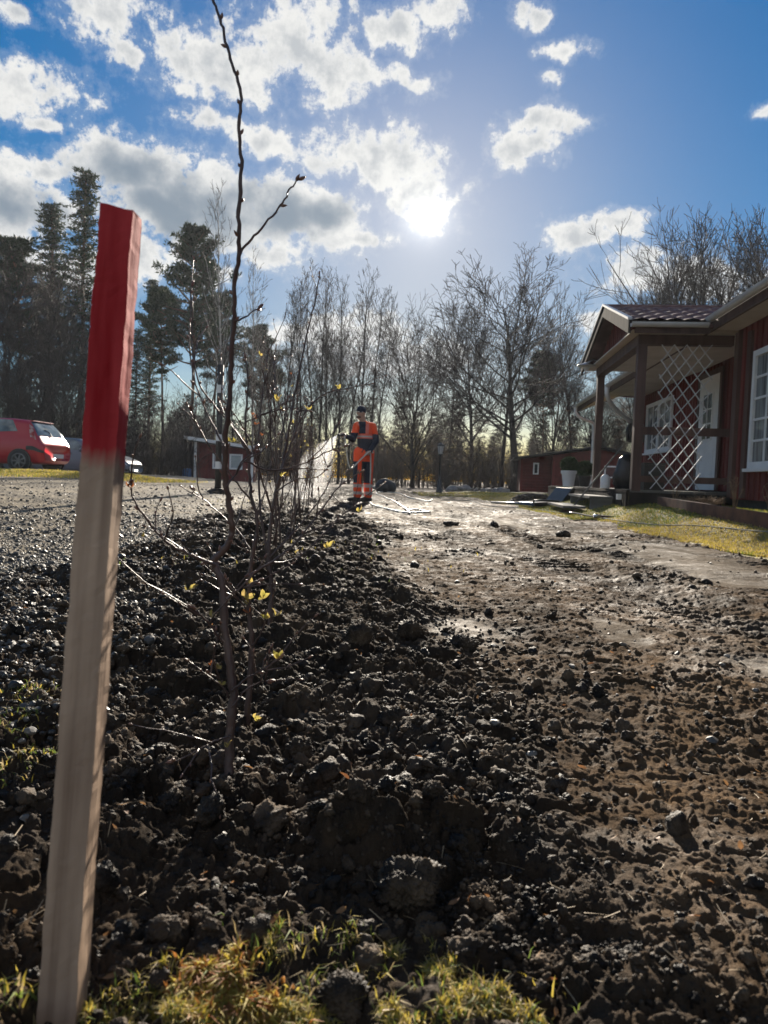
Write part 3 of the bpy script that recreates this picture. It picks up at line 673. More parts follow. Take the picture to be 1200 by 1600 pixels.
def sapling(label, base, Y, stems, twigs, leaves, seed, group='young bare saplings of the hedge row'):
    """stems/twigs: (traced pixels, r0, r1, depth drift)"""
    r_ = random.Random(seed); b = at(base[0], base[1], Y); gz_ = float(Hd(b.x, b.y)[0])-0.01
    root = empty('sapling', (b.x, b.y, gz_), 0, label, 'sapling', group); off = (b.x, b.y, gz_)
    st = MB(); tw = MB(); bd = tw
    for k, (sp_, r0, r1, dy) in enumerate(stems+twigs):
        P_ = traced(Y, sp_, dy)
        if k == 0: P_[0] = (P_[0][0], P_[0][1], gz_)
        L_ = smooth_line(P_, 6); n = len(L_)
        L_ = L_+np.array([[r_.gauss(0, 0.0007) for _ in range(3)] for _ in range(n)])
        rad = 0.72*(r1+(r0-r1)*(1-np.linspace(0, 1, n))**1.25)*(1+0.06*np.array([r_.gauss(0, 1) for _ in range(n)]))
        (st if k < len(stems) else tw).tube(L_, rad, 10 if r0 > 0.003 else 6)
        if not (seed == 11 and (k == 0 or k == len(stems) or k == len(stems)+1)):      # fine side twigs
            for q in range(2 if k < len(stems) else 3):
                i = r_.randrange(int(n*0.35), n-2); ax_ = L_[i+1]-L_[i]; ax_ = ax_/np.linalg.norm(ax_); a_ = r_.uniform(0, 6.28)
                e_ = ax_*0.9+np.array((math.cos(a_), math.sin(a_)*0.6, r_.uniform(-0.1, 0.7))); e_ /= np.linalg.norm(e_); l_ = r_.uniform(0.03, 0.13); p_ = [L_[i]]
                for z_ in range(5): e_ = e_+np.array([r_.gauss(0, 0.13) for _ in range(3)]); e_ /= np.linalg.norm(e_); p_.append(p_[-1]+e_*l_/5)
                tw.tube(p_, np.linspace(0.0013, 0.0007, 6), 5); bud(tw, p_[-1], e_, 0.008, 0.0017); bud(tw, p_[3], e_+np.array((r_.gauss(0, .6), r_.gauss(0, .6), 0)), 0.006, 0.0014)
        # buds on alternating sides and at the tip
        seg = np.linalg.norm(L_[-1]-L_[0]); nb = max(1, int(seg/0.045)); s = 1
        for q in range(1, nb+1):
            i = min(n-2, int((0.25+0.75*q/nb)*(n-2))); d = L_[i+1]-L_[i]; d /= np.linalg.norm(d)
            side = np.cross(d, (r_.gauss(0, 0.4), 1, r_.gauss(0, 0.4))); side /= np.linalg.norm(side); s = -s
            bud(bd, L_[i]+side*s*rad[i]*0.7, d*0.9+side*s*0.6, r_.uniform(0.006, 0.010))
        bud(bd, L_[-1], L_[-1]-L_[-2], 0.011, 0.0026)
    st.build('stem', M_bark_s, root, off, smooth=True)
    tw.build('crown', [M_bark_s, M_bud], root, off, smooth=True)
    for (px, py, dyy, kind, sz) in leaves:
        p = at(px, py, Y+dyy); m_ = MB()
        for q in range(r_.choice((2, 3, 3))): leaf(m_, p, (r_.gauss(0, 0.6), r_.gauss(0, 0.5), r_.uniform(0.3, 1.4)), sz*0.85*r_.uniform(0.7, 1.2), sz*0.20, r_)
        m_.build("leaf_tuft", M_leaf_y if kind == "y" else M_leaf_b, root, off)
    return root
def gY(py_base, px_base, z=0.02):
    d = ray(px_base, py_base); return d.y*(z-EYE)/d.z
Y1 = gY(1222, 358)
sapling('tallest sapling, nearest in the row, its crooked stem reaching the top of the photo', (358, 1222), Y1,
  [([(358, 1228), (358, 1160), (364, 1085), (356, 1020), (350, 970), (348, 920), (337, 885), (334, 876), (352, 856), (363, 830), (358, 790), (352, 740), (352, 690), (359, 620), (361, 560), (366, 500), (366, 450), (374, 396), (373, 340), (377, 262), (373, 200), (376, 146), (360, 92), (345, 38), (334, -2), (326, -30)], 0.0095, 0.0022, lambda t: 0.05*math.sin(t*5))],
  [([(374, 396), (398, 368), (430, 332), (450, 302), (466, 281)], 0.0026, 0.0014, -0.03),
   ([(366, 503), (384, 494), (404, 482)], 0.0022, 0.0014, 0.02),
   ([(337, 884), (300, 868), (262, 848), (232, 815), (208, 778), (203, 752)], 0.0036, 0.0014, -0.05),
   ([(349, 1004), (324, 972), (300, 950)], 0.0028, 0.0016, -0.03),
   ([(363, 1080), (388, 1058), (412, 1046), (438, 1028)], 0.0026, 0.0014, -0.03),
   ([(352, 936), (372, 922), (402, 908)], 0.0022, 0.0014, 0.03),
   ([(360, 1150), (335, 1158), (300, 1178), (272, 1190)], 0.0018, 0.001, -0.05),
   ([(357, 1090), (342, 1062), (326, 1052)], 0.002, 0.0012, -0.02),
   ([(362, 1105), (392, 1072), (420, 1064)], 0.0018, 0.001, 0.02),
   ([(353, 700), (330, 660), (306, 600), (297, 545), (299, 448), ], 0.0024, 0.001, 0.08),
   ([(354, 760), (372, 735), (398, 700)], 0.0022, 0.0012, 0.05)],
  [(294, 922, -0.03, 'y', 0.017), (340, 1045, -0.02, 'y', 0.012), (330, 965, -0.02, 'y', 0.012), (438, 1030, -0.03, 'y', 0.018), (345, 1070, -0.02, 'y', 0.012), (330, 1040, 0, 'b', 0.010), (356, 1168, -0.01, 'y', 0.012), (205, 762, -0.05, 'b', 0.012), (222, 838, -0.05, 'y', 0.010)], 11)
Y2 = gY(1112, 388)
sapling('second nearest sapling, straight dark stem with yellow-orange leaf tufts at mid height', (388, 1112), Y2,
  [([(386, 1118), (390, 1060), (393, 1000), (388, 940), (392, 880), (402, 820), (392, 770), (388, 720), (384, 650), (350, 640), (322, 590), (304, 545), (297, 500)][0:9] + [(388, 600), (384, 560)], 0.0085, 0.0018, 0.03)],
  [([(384, 700), (362, 662), (340, 640), (312, 600), (300, 540), (302, 470)], 0.0034, 0.0014, 0.05),
   ([(388, 900), (420, 880), (460, 850), (500, 800), (530, 760), (562, 738)], 0.0036, 0.0013, 0.12),
   ([(390, 780), (370, 755), (344, 720), (312, 672), (300, 640)], 0.0026, 0.0012, -0.05),
   ([(388, 940), (360, 918), (320, 880), (278, 858)], 0.0024, 0.0012, -0.08),
   ([(394, 1010), (410, 985), (418, 960)], 0.0024, 0.0014, -0.02),
   ([(384, 660), (420, 645), (440, 640)], 0.002, 0.0012, 0.05),
   ([(386, 720), (420, 735), (470, 726), (520, 702), (540, 698)], 0.003, 0.0012, 0.1),
   ([(390, 860), (372, 830), (330, 790), (300, 765)], 0.0026, 0.0011, 0.03),
   ([(391, 960), (372, 935), (352, 905)], 0.002, 0.001, -0.03)],
  [(384, 934, -0.01, 'y', 0.026), (386, 945, -0.01, 'y', 0.024), (388, 958, -0.01, 'b', 0.012), (410, 936, -0.02, 'y', 0.022), (430, 962, -0.03, 'y', 0.024), (422, 965, -0.03, 'y', 0.02), (393, 912, 0, 'y', 0.014), (397, 1122, -0.02, 'y', 0.018), (400, 1127, -0.02, 'y', 0.014),
   (513, 855, 0.08, 'y', 0.018), (380, 688, 0, 'b', 0.008), (362, 690, 0, 'y', 0.014), (400, 655, 0.03, 'b', 0.010), (401, 663, 0.035, 'b', 0.009), (396, 648, 0.03, 'b', 0.007), (408, 680, 0.03, 'b', 0.008), (436, 626, 0.04, 'y', 0.018)], 12)
Y3 = gY(985, 420)
sapling('third nearest sapling, its thin upright shoot lined with buds beside the tallest stem', (420, 985), Y3,
  [([(420, 990), (424, 930), (420, 860), (425, 800), (438, 740), (448, 690), (456, 640), (468, 580), (480, 520), (490, 480), (500, 428)], 0.0095, 0.002, 0.1)],
  [([(438, 740), (452, 700), (470, 655), (500, 620), (540, 607), (580, 600)], 0.0045, 0.0018, 0.2),
   ([(425, 800), (410, 750), (395, 700), (375, 660), (352, 630)], 0.004, 0.0018, -0.1),
   ([(422, 870), (460, 830), (500, 780), (520, 740)], 0.0038, 0.0018, 0.2),
   ([(448, 690), (440, 650), (430, 600), (428, 560)], 0.0034, 0.0018, 0.1),
   ([(424, 900), (400, 870), (365, 850)], 0.003, 0.0016, -0.1),
   ([(430, 770), (460, 750), (500, 742), (530, 702)], 0.003, 0.0015, 0.1),
   ([(421, 880), (470, 868), (540, 800), (600, 755)], 0.0036, 0.0016, 0.3)],
  [(455, 585, 0, 'b', 0.008), (530, 608, 0.1, 'y', 0.02), (480, 640, 0, 'y', 0.02), (417, 700, 0, 'b', 0.009), (440, 745, 0, 'y', 0.02), (560, 800, 0.2, 'y', 0.025), (462, 865, 0, 'y', 0.02)], 13)

def grown_sapling(seed, hgt):
    """a many-twigged bare young hornbeam; returns its parts built round the origin"""
    r_ = random.Random(seed); st = MB(); tw = MB(); bd = ly = lb = tw
    def shoot(p, d, L, r0, lev):
        n = 7; P_ = [np.array(p, float)]; d = np.array(d, float)
        for i in range(n):
            d = d+np.array((r_.gauss(0, 0.10), r_.gauss(0, 0.10), r_.gauss(0, 0.06)+0.05)); d /= np.linalg.norm(d); P_.append(P_[-1]+d*L/n)
        (st if lev == 0 else tw).tube(P_, np.linspace(r0, max(r0*0.3, 0.0011), n+1), 6 if lev == 0 else 4)
        if lev < 2:
            for q in range(int(L/(0.085 if lev == 0 else 0.10))):
                t = r_.uniform(0.12 if lev == 0 else 0.2, 0.97); i = min(n-1, int(t*n)); a = r_.uniform(0, 6.28)
                e = np.array((math.cos(a), math.sin(a), r_.uniform(0.7, 1.8)))+P_[i+1]-P_[i]; e /= np.linalg.norm(e)
                shoot(P_[i]+(P_[i+1]-P_[i])*r_.random(), e, L*r_.uniform(0.16, 0.40)*(1.15-t*0.5), r0*0.45, lev+1)
        for q in range(3):
            i = r_.randrange(1, n+1); dd = P_[i]-P_[i-1]; bud(bd, P_[i], dd+np.array((r_.gauss(0, 0.01), r_.gauss(0, 0.01), 0)), 0.010, 0.0026)
        if r_.random() < 0.06:
            for q in range(3): leaf(ly, P_[-1], (r_.gauss(0, 1), r_.gauss(0, 1), r_.uniform(0, 1)), 0.020, 0.006, r_, 2)
        elif r_.random() < 0.015:
            for q in range(2): leaf(lb, P_[n//2], (r_.gauss(0, 1), r_.gauss(0, 1), -0.6), 0.030, 0.010, r_, 3)
    shoot((0, 0, 0), (r_.gauss(0, 0.08), r_.gauss(0, 0.05), 1), hgt, 0.010, 0)
    if r_.random() < 0.8: shoot((0.01, 0, 0.1), (r_.gauss(0, 0.2), r_.gauss(0, 0.2), 1), hgt*0.75, 0.007, 0)
    root = empty('sapling'); 
    st.build('stem', M_bark_s, root, smooth=True); tw.build('crown', [M_bark_s, M_bud, M_leaf_y, M_leaf_b], root, smooth=True)
    return root
protos = [grown_sapling(60+i, 1.0+0.1*(i % 3)) for i in range(6)]; used = set()
ys = []; y = 2.75
while y < 12.5: ys.append(y); y += 0.42+0.03*y
for i, y in enumerate(ys):
    k = i % 6
    o = protos[k] if k not in used else copy_tree(protos[k]); used.add(k)
    x = -0.19-0.086*y+rnd.uniform(-0.03, 0.03); o.location = (x, y, float(Hd(x, y)[0])-0.01); o.rotation_euler = (0, 0, rnd.uniform(0, 6.28)); s = rnd.uniform(0.88, 1.12)*(1.0 if y > 4 else 0.92); o.scale = (s*0.62, s*0.62, s)
    tag(o, ('%s nearest bushy bare sapling in the planted row' % ('fourth', 'fifth', 'sixth', 'seventh', 'eighth')[i]) if i < 5 else 'bushy bare sapling in the far half of the planted row', 'sapling', 'saplings further down the hedge row')
for k in range(6):
    if k not in used: raise SystemExit

# ------------------------------------------------------------------ trees
M_bark = material('bark', (0.028, 0.023, 0.020), (0.075, 0.060, 0.048), rough=0.9, scale=3, bump=0.02, bscale=14, stretch=(1, 1, 0.25))
M_twig = material('twig', (0.030, 0.022, 0.020), (0.075, 0.054, 0.044), rough=0.75, scale=0.7)
M_birch = material('birch_bark', (0.14, 0.12, 0.11), (0.50, 0.47, 0.43), rough=0.7, scale=2.0, stretch=(1, 1, 2.5), contrast=(0.4, 0.5))
M_pinebark = material('pine_bark', (0.075, 0.05, 0.035), (0.22, 0.12, 0.07), rough=0.9, scale=2, bump=0.02, bscale=12)
M_needle = material('pine_needles', (0.020, 0.036, 0.014), (0.055, 0.078, 0.030), rough=0.7, scale=0.9, trans=0.12)
M_spruce = material('spruce_needles', (0.012, 0.024, 0.012), (0.035, 0.055, 0.025), rough=0.7, scale=0.9, trans=0.1)
M_beech = material('withered_leaves', (0.09, 0.042, 0.022), (0.20, 0.10, 0.048), rough=0.7, scale=0.8, trans=0.4)
def bare_tree(hgt, seed, kind, thick=1.0):
    """kind: 'oak' wide crown with heavy limbs, 'slim' upright birch or alder, 'fan' vase shape"""
    r_ = random.Random(seed); tr = MB(); cw_ = MB(); lim = [0]
    P = dict(oak=(0.26, 0.56, 26, 0.30, 0.8), slim=(0.25, 0.26, 46, 0.3, 1.7), fan=(0.10, 0.72, 26, 0.26, 2.0))[kind]
    def shoot(p, d, L, r0, lev, upw):
        n = 9 if lev < 2 else (6 if lev == 2 else 3); pts = [np.array(p, float)]; d = np.array(d, float); wob = (0.06, 0.11, 0.12, 0.14)[lev]
        if kind == 'slim': wob *= 0.6
        for i in range(n):
            d = d+np.array((r_.gauss(0, wob), r_.gauss(0, wob), r_.gauss(0, wob*0.6)+upw)); d /= np.linalg.norm(d); pts.append(pts[-1]+d*L/n)
        rad = r0+(max(r0*(0.10 if lev == 0 else 0.25), 0.011)-r0)*np.linspace(0, 1, n+1)**0.8
        (tr if lev < 2 else cw_).tube(pts, rad, 8 if lev == 0 else (5 if lev == 1 else 3), caps=False)
        if lev == 3: return
        nb = (P[2], 13 if kind != 'slim' else 6, 7 if kind != 'slim' else 4)[lev]; nb = max(2, int(nb*(1 if lev == 0 else min(1.3, 0.35+L/(hgt*0.3)))))
        for q in range(nb):
            t = (P[0]+(1-P[0])*(q+r_.random())/nb) if lev == 0 else r_.uniform(0.15, 1.0)
            f = t*n; i = min(n-1, int(f)); pp = pts[i]+(pts[i+1]-pts[i])*(f-i); a = q*2.4+r_.uniform(-0.5, 0.5)
            ax = pts[i+1]-pts[i]; ax = ax/np.linalg.norm(ax); s = np.cross(ax, (math.cos(a), math.sin(a), 0.1)); s /= np.linalg.norm(s)+1e-9
            if lev == 0:
                spread = P[4]; s = np.array((math.cos(a), math.sin(a), 0)); e = s+np.array((0, 0, spread*r_.uniform(0.45, 1.2)))
                ll = hgt*P[1]*(1.05-0.72*t)*r_.uniform(0.7, 1.15)*(0.55+0.9*t if t < 0.5 else 1.0)
            else:
                e = ax*r_.uniform(0.8, 1.5)+s; ll = L*r_.uniform(0.30, 0.55)*(1.15-0.5*t)
            e = e/np.linalg.norm(e); ll = max(ll, 0.25); shoot(pp, e, ll, max(0.012, rad[i]*(0.30 if kind == 'slim' and lev == 0 else 0.46)), lev+1, (0.08, 0.08, 0.06)[min(lev, 2)])
    shoot((0, 0, 0), (r_.gauss(0, 0.03), r_.gauss(0, 0.03), 1), hgt*dict(oak=0.74, slim=0.97, fan=0.62)[kind], hgt*dict(oak=0.0165, slim=0.0088, fan=0.014)[kind]*thick, 0, 0.02)
    return tr, cw_
def tree_obj(tr, cw_, mt, mc, extra=None):
    root = empty('bare_tree'); tr.build('trunk', mt, root, smooth=True); cw_.build('crown', mc, root, smooth=True); return root
def clump(C, F, c, rad, n, ln, r_, flat=0.6, down=0.0):
    """needle sprays as thin triangles round a point"""
    for _ in range(n):
        d = np.array((r_.gauss(0, 1), r_.gauss(0, 1), r_.gauss(0, flat)-down)); d /= np.linalg.norm(d)+1e-9
        p = c+d*rad*r_.uniform(0.1, 1.0)*np.array((1, 1, flat)); e = d+np.array((r_.gauss(0, 0.5), r_.gauss(0, 0.5), r_.gauss(0, 0.5)+0.3)); e /= np.linalg.norm(e)
        s = np.cross(e, (r_.gauss(0, 1), r_.gauss(0, 1), r_.gauss(0, 1))); s /= np.linalg.norm(s)+1e-9
        k = len(C); w = ln*0.22; C += [p-s*w, p+s*w, p+e*ln]; F.append((k, k+1, k+2))
def pine_tree(hgt, seed, kind='scots', base=0.45):
    r_ = random.Random(seed); tr = MB(); C = []; F = []
    n = 12; pts = [np.array((0, 0, 0.0))]; d = np.array((0, 0, 1.0))
    for i in range(n): d = d+np.array((r_.gauss(0, 0.02), r_.gauss(0, 0.02), 0)); d /= np.linalg.norm(d); pts.append(pts[-1]+d*hgt/n)
    rad = np.linspace(hgt*0.0115, 0.03, n+1); tr.tube(pts, rad, 8, caps=False)
    if kind == 'scots':
        nb = 62
        for q in range(nb):
            t = base+(1-base)*((q+r_.random())/nb)**0.9; f = t*n; i = min(n-1, int(f)); pp = pts[i]+(pts[i+1]-pts[i])*(f-i)
            u_ = (t-base)/(1-base); ll = hgt*0.155*(0.55+0.75*math.sin(math.pi*min(1, u_*0.8+0.12)))*r_.uniform(0.5, 1.15)*(1-0.55*u_*u_)
            a = q*2.4+r_.uniform(-0.6, 0.6); e = np.array((math.cos(a), math.sin(a), r_.uniform(-0.05, 0.5))); bp_ = [pp]
            for k in range(4): e = e+np.array((r_.gauss(0, 0.13), r_.gauss(0, 0.13), 0.08)); e /= np.linalg.norm(e); bp_.append(bp_[-1]+e*ll/4)
            tr.tube(bp_, np.linspace(0.05+0.012*ll, 0.012, 5), 4, caps=False)
            if u_ < 0.12 and r_.random() < 0.6: continue
            for k in range(5):
                c = bp_[2 if k < 2 else (3 if k < 3 else 4)]+np.array((r_.gauss(0, 0.33), r_.gauss(0, 0.33), r_.uniform(0, 0.3)))*ll*0.35
                clump(C, F, c, r_.uniform(0.30, 0.55), 60, 0.22, r_, 0.55)
    else:
        nb = int(hgt*9); 
        for q in range(nb):
            t = base+(1-base)*(q+r_.random())/nb; f = t*n; i = min(n-1, int(f)); pp = pts[i]+(pts[i+1]-pts[i])*(f-i)
            wd = hgt*(0.15 if kind == 'tall' else 0.20); ll = wd*(1-t)/(1-base)*r_.uniform(0.55, 1.1)*(0.65+0.35*math.sin(t*40))+0.35; a = q*2.4
            e = np.array((math.cos(a), math.sin(a), -0.12 if kind != 'tall' else 0.10)); e /= np.linalg.norm(e); bp_ = [pp]
            for k in range(4): e = e+np.array((r_.gauss(0, 0.07), r_.gauss(0, 0.07), 0.05)); e /= np.linalg.norm(e); bp_.append(bp_[-1]+e*ll/4)
            tr.tube(bp_, np.linspace(0.03, 0.01, 5), 3, caps=False); m = max(3, int(ll*2.6))
            for k in range(m):
                v = (k+0.6)/m; c = pp+(bp_[-1]-pp)*v+np.array((r_.gauss(0, 0.12), r_.gauss(0, 0.12), r_.gauss(0, 0.06))); clump(C, F, c, 0.30*(1.1-0.4*v), 22, 0.17, r_, 0.35, 0.25)
    root = empty('pine_tree' if kind != 'spruce' else 'spruce_tree'); tr.build('trunk', M_pinebark, root, smooth=True)
    o = raw_mesh('crown', np.array(C), np.array(F), M_needle if kind != 'spruce' else M_spruce, smooth=False, parent=root)
    return root
def beech_tree(hgt, seed):
    r_ = random.Random(seed); tr, cw_ = bare_tree(hgt, seed, 'fan'); root = tree_obj(tr, cw_, M_bark, M_twig); C = []; F = []
    root.name = 'leafy_tree'
    for _ in range(420):
        a = r_.uniform(0, 6.28); z = hgt*r_.uniform(0.06, 0.9); q = hgt*0.26*math.sin(math.pi*min(1, z/hgt*0.85+0.12))*math.sqrt(r_.random())
        clump(C, F, np.array((q*math.cos(a), q*math.sin(a), z)), 0.35, 14, 0.09, r_, 0.5)
    raw_mesh('withered_leaves', np.array(C), np.array(F), M_beech, smooth=False, parent=root); return root
PT = {}
def proto(key, fn):
    if key not in PT: PT[key] = [fn(), False]
    p = PT[key]
    if not p[1]: p[1] = True; return p[0]
    return copy_tree(p[0])
HT = {}
def place_tree(key, px, Y, top, label, group=None, cat='tree', rz=None, wide=1.0, base_z=None):
    specs = {'oak1': lambda: tree_obj(*bare_tree(14, 501, 'oak'), M_bark, M_twig), 'oak2': lambda: tree_obj(*bare_tree(14, 502, 'oak'), M_bark, M_twig), 'fan3': lambda: tree_obj(*bare_tree(14, 511, 'fan', 1.7), M_bark, M_twig), 'oak3': lambda: tree_obj(*bare_tree(14, 509, 'oak', 1.9), M_bark, M_twig),
             'fan1': lambda: tree_obj(*bare_tree(14, 503, 'fan'), M_bark, M_twig), 'fan2': lambda: tree_obj(*bare_tree(14, 504, 'fan'), M_bark, M_twig),
             'slim1': lambda: tree_obj(*bare_tree(14, 505, 'slim'), M_bark, M_twig), 'slim2': lambda: tree_obj(*bare_tree(14, 506, 'slim'), M_bark, M_twig), 'slim3': lambda: tree_obj(*bare_tree(14, 507, 'slim'), M_bark, M_twig),
             'birch': lambda: tree_obj(*bare_tree(14, 508, 'slim'), M_birch, M_twig),
             'scots1': lambda: pine_tree(14, 601), 'scots2': lambda: pine_tree(14, 602, base=0.55), 'tallpine': lambda: pine_tree(14, 603, 'tall', 0.30), 'spruce': lambda: pine_tree(14, 604, 'spruce', 0.08),
             'beech': lambda: beech_tree(14, 605)}
    o = proto(key, specs[key]); p = at(px, 745, Y); z0 = h1(p.x, Y)-0.05 if base_z is None else base_z
    d = ray(px, top); ztop = EYE+d.z/d.y*Y; s = (ztop-z0)/14.0*(1.03 if key[:3] != 'pin' else 1)
    if key in ('oak1', 'oak2', 'oak3'): s *= 1.02
    o.location = (p.x, Y, z0); o.rotation_euler = (0, 0, rnd.uniform(0, 6.28) if rz is None else rz); o.scale = (s*wide, s*wide, s)
    tag(o, label, cat)
    if group: o['group'] = group
    elif 'group' in o: del o['group']
    return o
GR = 'bare trees along the edge of the wood'
place_tree('tallpine', 120, 40, 280, 'tallest pine on the left, narrow layered crown and long dark trunk', 'conifers on the left', 'pine', wide=1.0)
place_tree('tallpine', 82, 43, 335, 'pine just left of the tallest one, with a full crown', 'conifers on the left', 'pine', wide=1.15)
place_tree('scots1', 30, 42, 392, 'pine at the left edge of the photo above the red car', 'conifers on the left', 'pine')
place_tree('spruce', 205, 40, 520, 'dark spruce rising directly behind the stake and headlight of the grey car', 'conifers on the left', 'spruce', wide=1.0)
place_tree('tallpine', 232, 50, 448, 'slender pine, left one of the pair right of the red stake top', 'conifers on the left', 'pine', wide=0.8)
place_tree('scots2', 253, 47, 462, 'slender pine, right one of the pair right of the red stake top', 'conifers on the left', 'pine', wide=0.8)
place_tree('scots1', 297, 45, 374, 'high pine with a clumpy rounded crown behind the shed', 'conifers on the left', 'pine', wide=0.78)
place_tree('scots2', 330, 52, 470, 'lower pine partly hidden behind the pale birch', 'conifers on the left', 'pine', wide=0.8)
place_tree('birch', 347, 42, 322, 'tall thin birch rising above the shed, right of the clumpy pine', None, 'birch', wide=0.75)
place_tree('birch', 392, 48, 408, 'thin birch standing right of the taller birch', None, 'birch', wide=0.8)
place_tree('scots1', 405, 62, 520, 'distant pine seen through bare branches above the hedge row', 'distant conifers', 'pine', wide=0.9)
for px, Y, top, key, w in ((15, 38, 365, 'fan1', 0.8), (48, 36, 420, 'slim1', 1.2), (68, 39, 378, 'fan2', 0.7), (100, 35, 470, 'fan1', 0.8), (140, 37, 520, 'slim3', 1.0), (165, 42, 500, 'fan2', 0.8), (5, 33, 470, 'slim2', 1.2), (35, 31, 530, 'fan2', 0.8), (85, 33, 560, 'slim2', 1.3), (-40, 36, 400, 'oak2', 0.8), (-75, 40, 360, 'slim1', 1.3)):
    place_tree(key, px, Y, top, 'bare tree in the dense stand behind the parked cars', 'bare trees behind the parked cars', wide=w)
for px, Y, top, key, w in ((272, 44, 610, 'slim2', 1.0), (318, 46, 560, 'slim3', 1.0), (362, 50, 500, 'slim1', 0.9)):
    place_tree(key, px, Y, top, 'slim bare tree behind the small left shed', 'bare trees behind the left shed', wide=w)
for px, Y, top, key, w in ((418, 46, 500, 'fan1', 0.6), (432, 44, 452, 'slim1', 0.9), (455, 47, 462, 'slim2', 0.9), (470, 43, 470, 'slim3', 1.0), (482, 50, 440, 'slim1', 0.9), (498, 45, 446, 'slim2', 1.0), (515, 48, 470, 'fan2', 0.6), (528, 44, 442, 'slim3', 0.9), (545, 50, 455, 'slim1', 0.9), (560, 46, 436, 'slim2', 0.9), (576, 49, 470, 'slim3', 1.0), (590, 45, 455, 'slim1', 0.8), (508, 55, 430, 'slim3', 0.8)):
    place_tree(key, px, Y, top, 'slim upright bare tree in the row behind the spraying man', GR, wide=w)
place_tree('fan1', 645, 40, 462, 'vase-shaped bare tree between the man and the lamp post, fanning out from low down', GR, wide=0.95, rz=1.0)
place_tree('oak2', 735, 52, 445, 'smaller bare tree left of the largest bare tree', GR, wide=0.8)
place_tree('oak1', 806, 38, 392, 'largest bare tree in the middle right with a wide fine-twigged crown', None, wide=1.2, rz=2.0)
place_tree('slim3', 784, 40, 402, 'straight bare trunk close on the left of the largest bare tree', None, wide=1.1)
place_tree('slim2', 700, 48, 500, 'slim bare tree just above the lamp post', GR, wide=1.0)
place_tree('fan2', 860, 45, 448, 'bare tree right of the largest one, above the red cabin', GR, wide=0.75)
place_tree('slim1', 890, 50, 470, 'slim bare tree between the red cabin and the porch gable', GR, wide=1.0)
place_tree('scots2', 848, 60, 560, 'distant pine low behind the cabin, seen through branches', 'distant conifers', 'pine', wide=0.9)
#place_tree('scots1', 765, 66, 585, 'distant pine low behind the largest bare tree', 'distant conifers', 'pine', wide=1.0)
place_tree('beech', 925, 40, 560, 'tree still holding withered brown leaves behind the porch post', None, 'tree', wide=1.0)
place_tree('beech', 970, 44, 590, 'brown-leaved tree seen under the porch roof behind the downpipe', None, 'tree', wide=1.0)
place_tree('oak3', 1140, 34, 290, 'big gnarled bare tree rising over the house roof on the right', None, wide=0.85, rz=0.4)
place_tree('fan3', 1062, 36, 285, 'many-stemmed bare tree above the porch roof ridge', None, wide=0.8, rz=2.2)
place_tree('fan1', 1000, 40, 400, 'bare tree leaning out left of the many-stemmed one above the porch gable', None, wide=0.6)
place_tree('oak1', 1215, 36, 330, 'bare tree cut off by the right edge above the main roof', None, wide=0.9)
ORD = 'first second third fourth fifth sixth seventh eighth ninth tenth eleventh twelfth thirteenth fourteenth'.split()
for grp, txt in (('bare trees behind the parked cars', 'bare tree behind the parked cars, %s from the left of that stand'), ('bare trees behind the left shed', 'slim bare tree behind the small left shed, %s from the left'), (GR, None)):
    L_ = sorted([o for o in bpy.data.objects if o.get('group') == grp and o.get('label', '').startswith(('bare tree in the dense', 'slim bare tree behind', 'slim upright'))], key=lambda o: o.location.x/o.location.y)
    for i, o in enumerate(L_): o['label'] = (txt or 'slim upright bare tree left of the man, %s from the left in its row') % ORD[i]
# low brown-leaved understorey trees
for px, Y, top, w in ((655, 42, 655, 1.5), (690, 44, 670, 1.5), (590, 46, 690, 1.5), (750, 43, 680, 1.6)):
    place_tree('beech', px, Y, top, 'low shrub with brown leaves at the foot of the wood, '+{655: 'left of the lamp post', 690: 'behind the lamp post', 590: 'behind the man', 750: 'right of the lamp post'}[px], 'low brown-leaved beeches', 'shrub', wide=w)

# thicket: stems nobody could count
def thicket(name, n, x0, x1, y0, y1, h0, h1_, label, seed, leaves=0.0):
    r_ = random.Random(seed); mbs = []
    for k in range(7):
        mb = MB(); hh = 1.0
        for s in range(5):
            p = np.array((r_.gauss(0, 0.10), r_.gauss(0, 0.10), 0)); d = np.array((r_.gauss(0, 0.13), r_.gauss(0, 0.13), 1.0)); pts = [p]; L_ = r_.uniform(0.5, 1.0)
            for i in range(5): d = d+np.array((r_.gauss(0, 0.08), r_.gauss(0, 0.08), 0)); d /= np.linalg.norm(d); pts.append(pts[-1]+d*L_/5)
            mb.tube(pts, np.linspace(0.0055, 0.0016, 6), 3, caps=False)
            for q in range(13):
                i = r_.randrange(1, 5); a = r_.uniform(0, 6.28); e = np.array((math.cos(a), math.sin(a), r_.uniform(0.1, 1.3))); e /= np.linalg.norm(e); l2 = r_.uniform(0.10, 0.26)
                b2 = pts[i]+e*l2*0.5+np.array((0, 0, 0.01)); mb.tube([pts[i], b2, b2+(e+np.array((r_.gauss(0, .3), r_.gauss(0, .3), .3)))*l2*0.5], [0.0022, 0.0016, 0.0010], 3, caps=False)
                for w_ in range(2): 
                    a = r_.uniform(0, 6.28); mb.tube([b2, b2+np.array((math.cos(a), math.sin(a), 0.5))*l2*0.35], [0.0012, 0.0008], 3, caps=False)
        V_ = np.concatenate(mb.v); F_ = np.array([f for f in mb.f if len(f) == 4]); mbs.append((V_, F_))
    rr1 = np.random.default_rng(seed); x = rr1.uniform(x0, x1, n); y = rr1.uniform(y0, y1, n); s = rr1.uniform(h0, h1_, n)
    o = scatter(name, mbs, np.stack([x, y, H(x, y)-0.05], 1), s, M_twig, smooth=True, tilt=False, seed=seed)
    tag(o, label, 'undergrowth', kind='stuff')
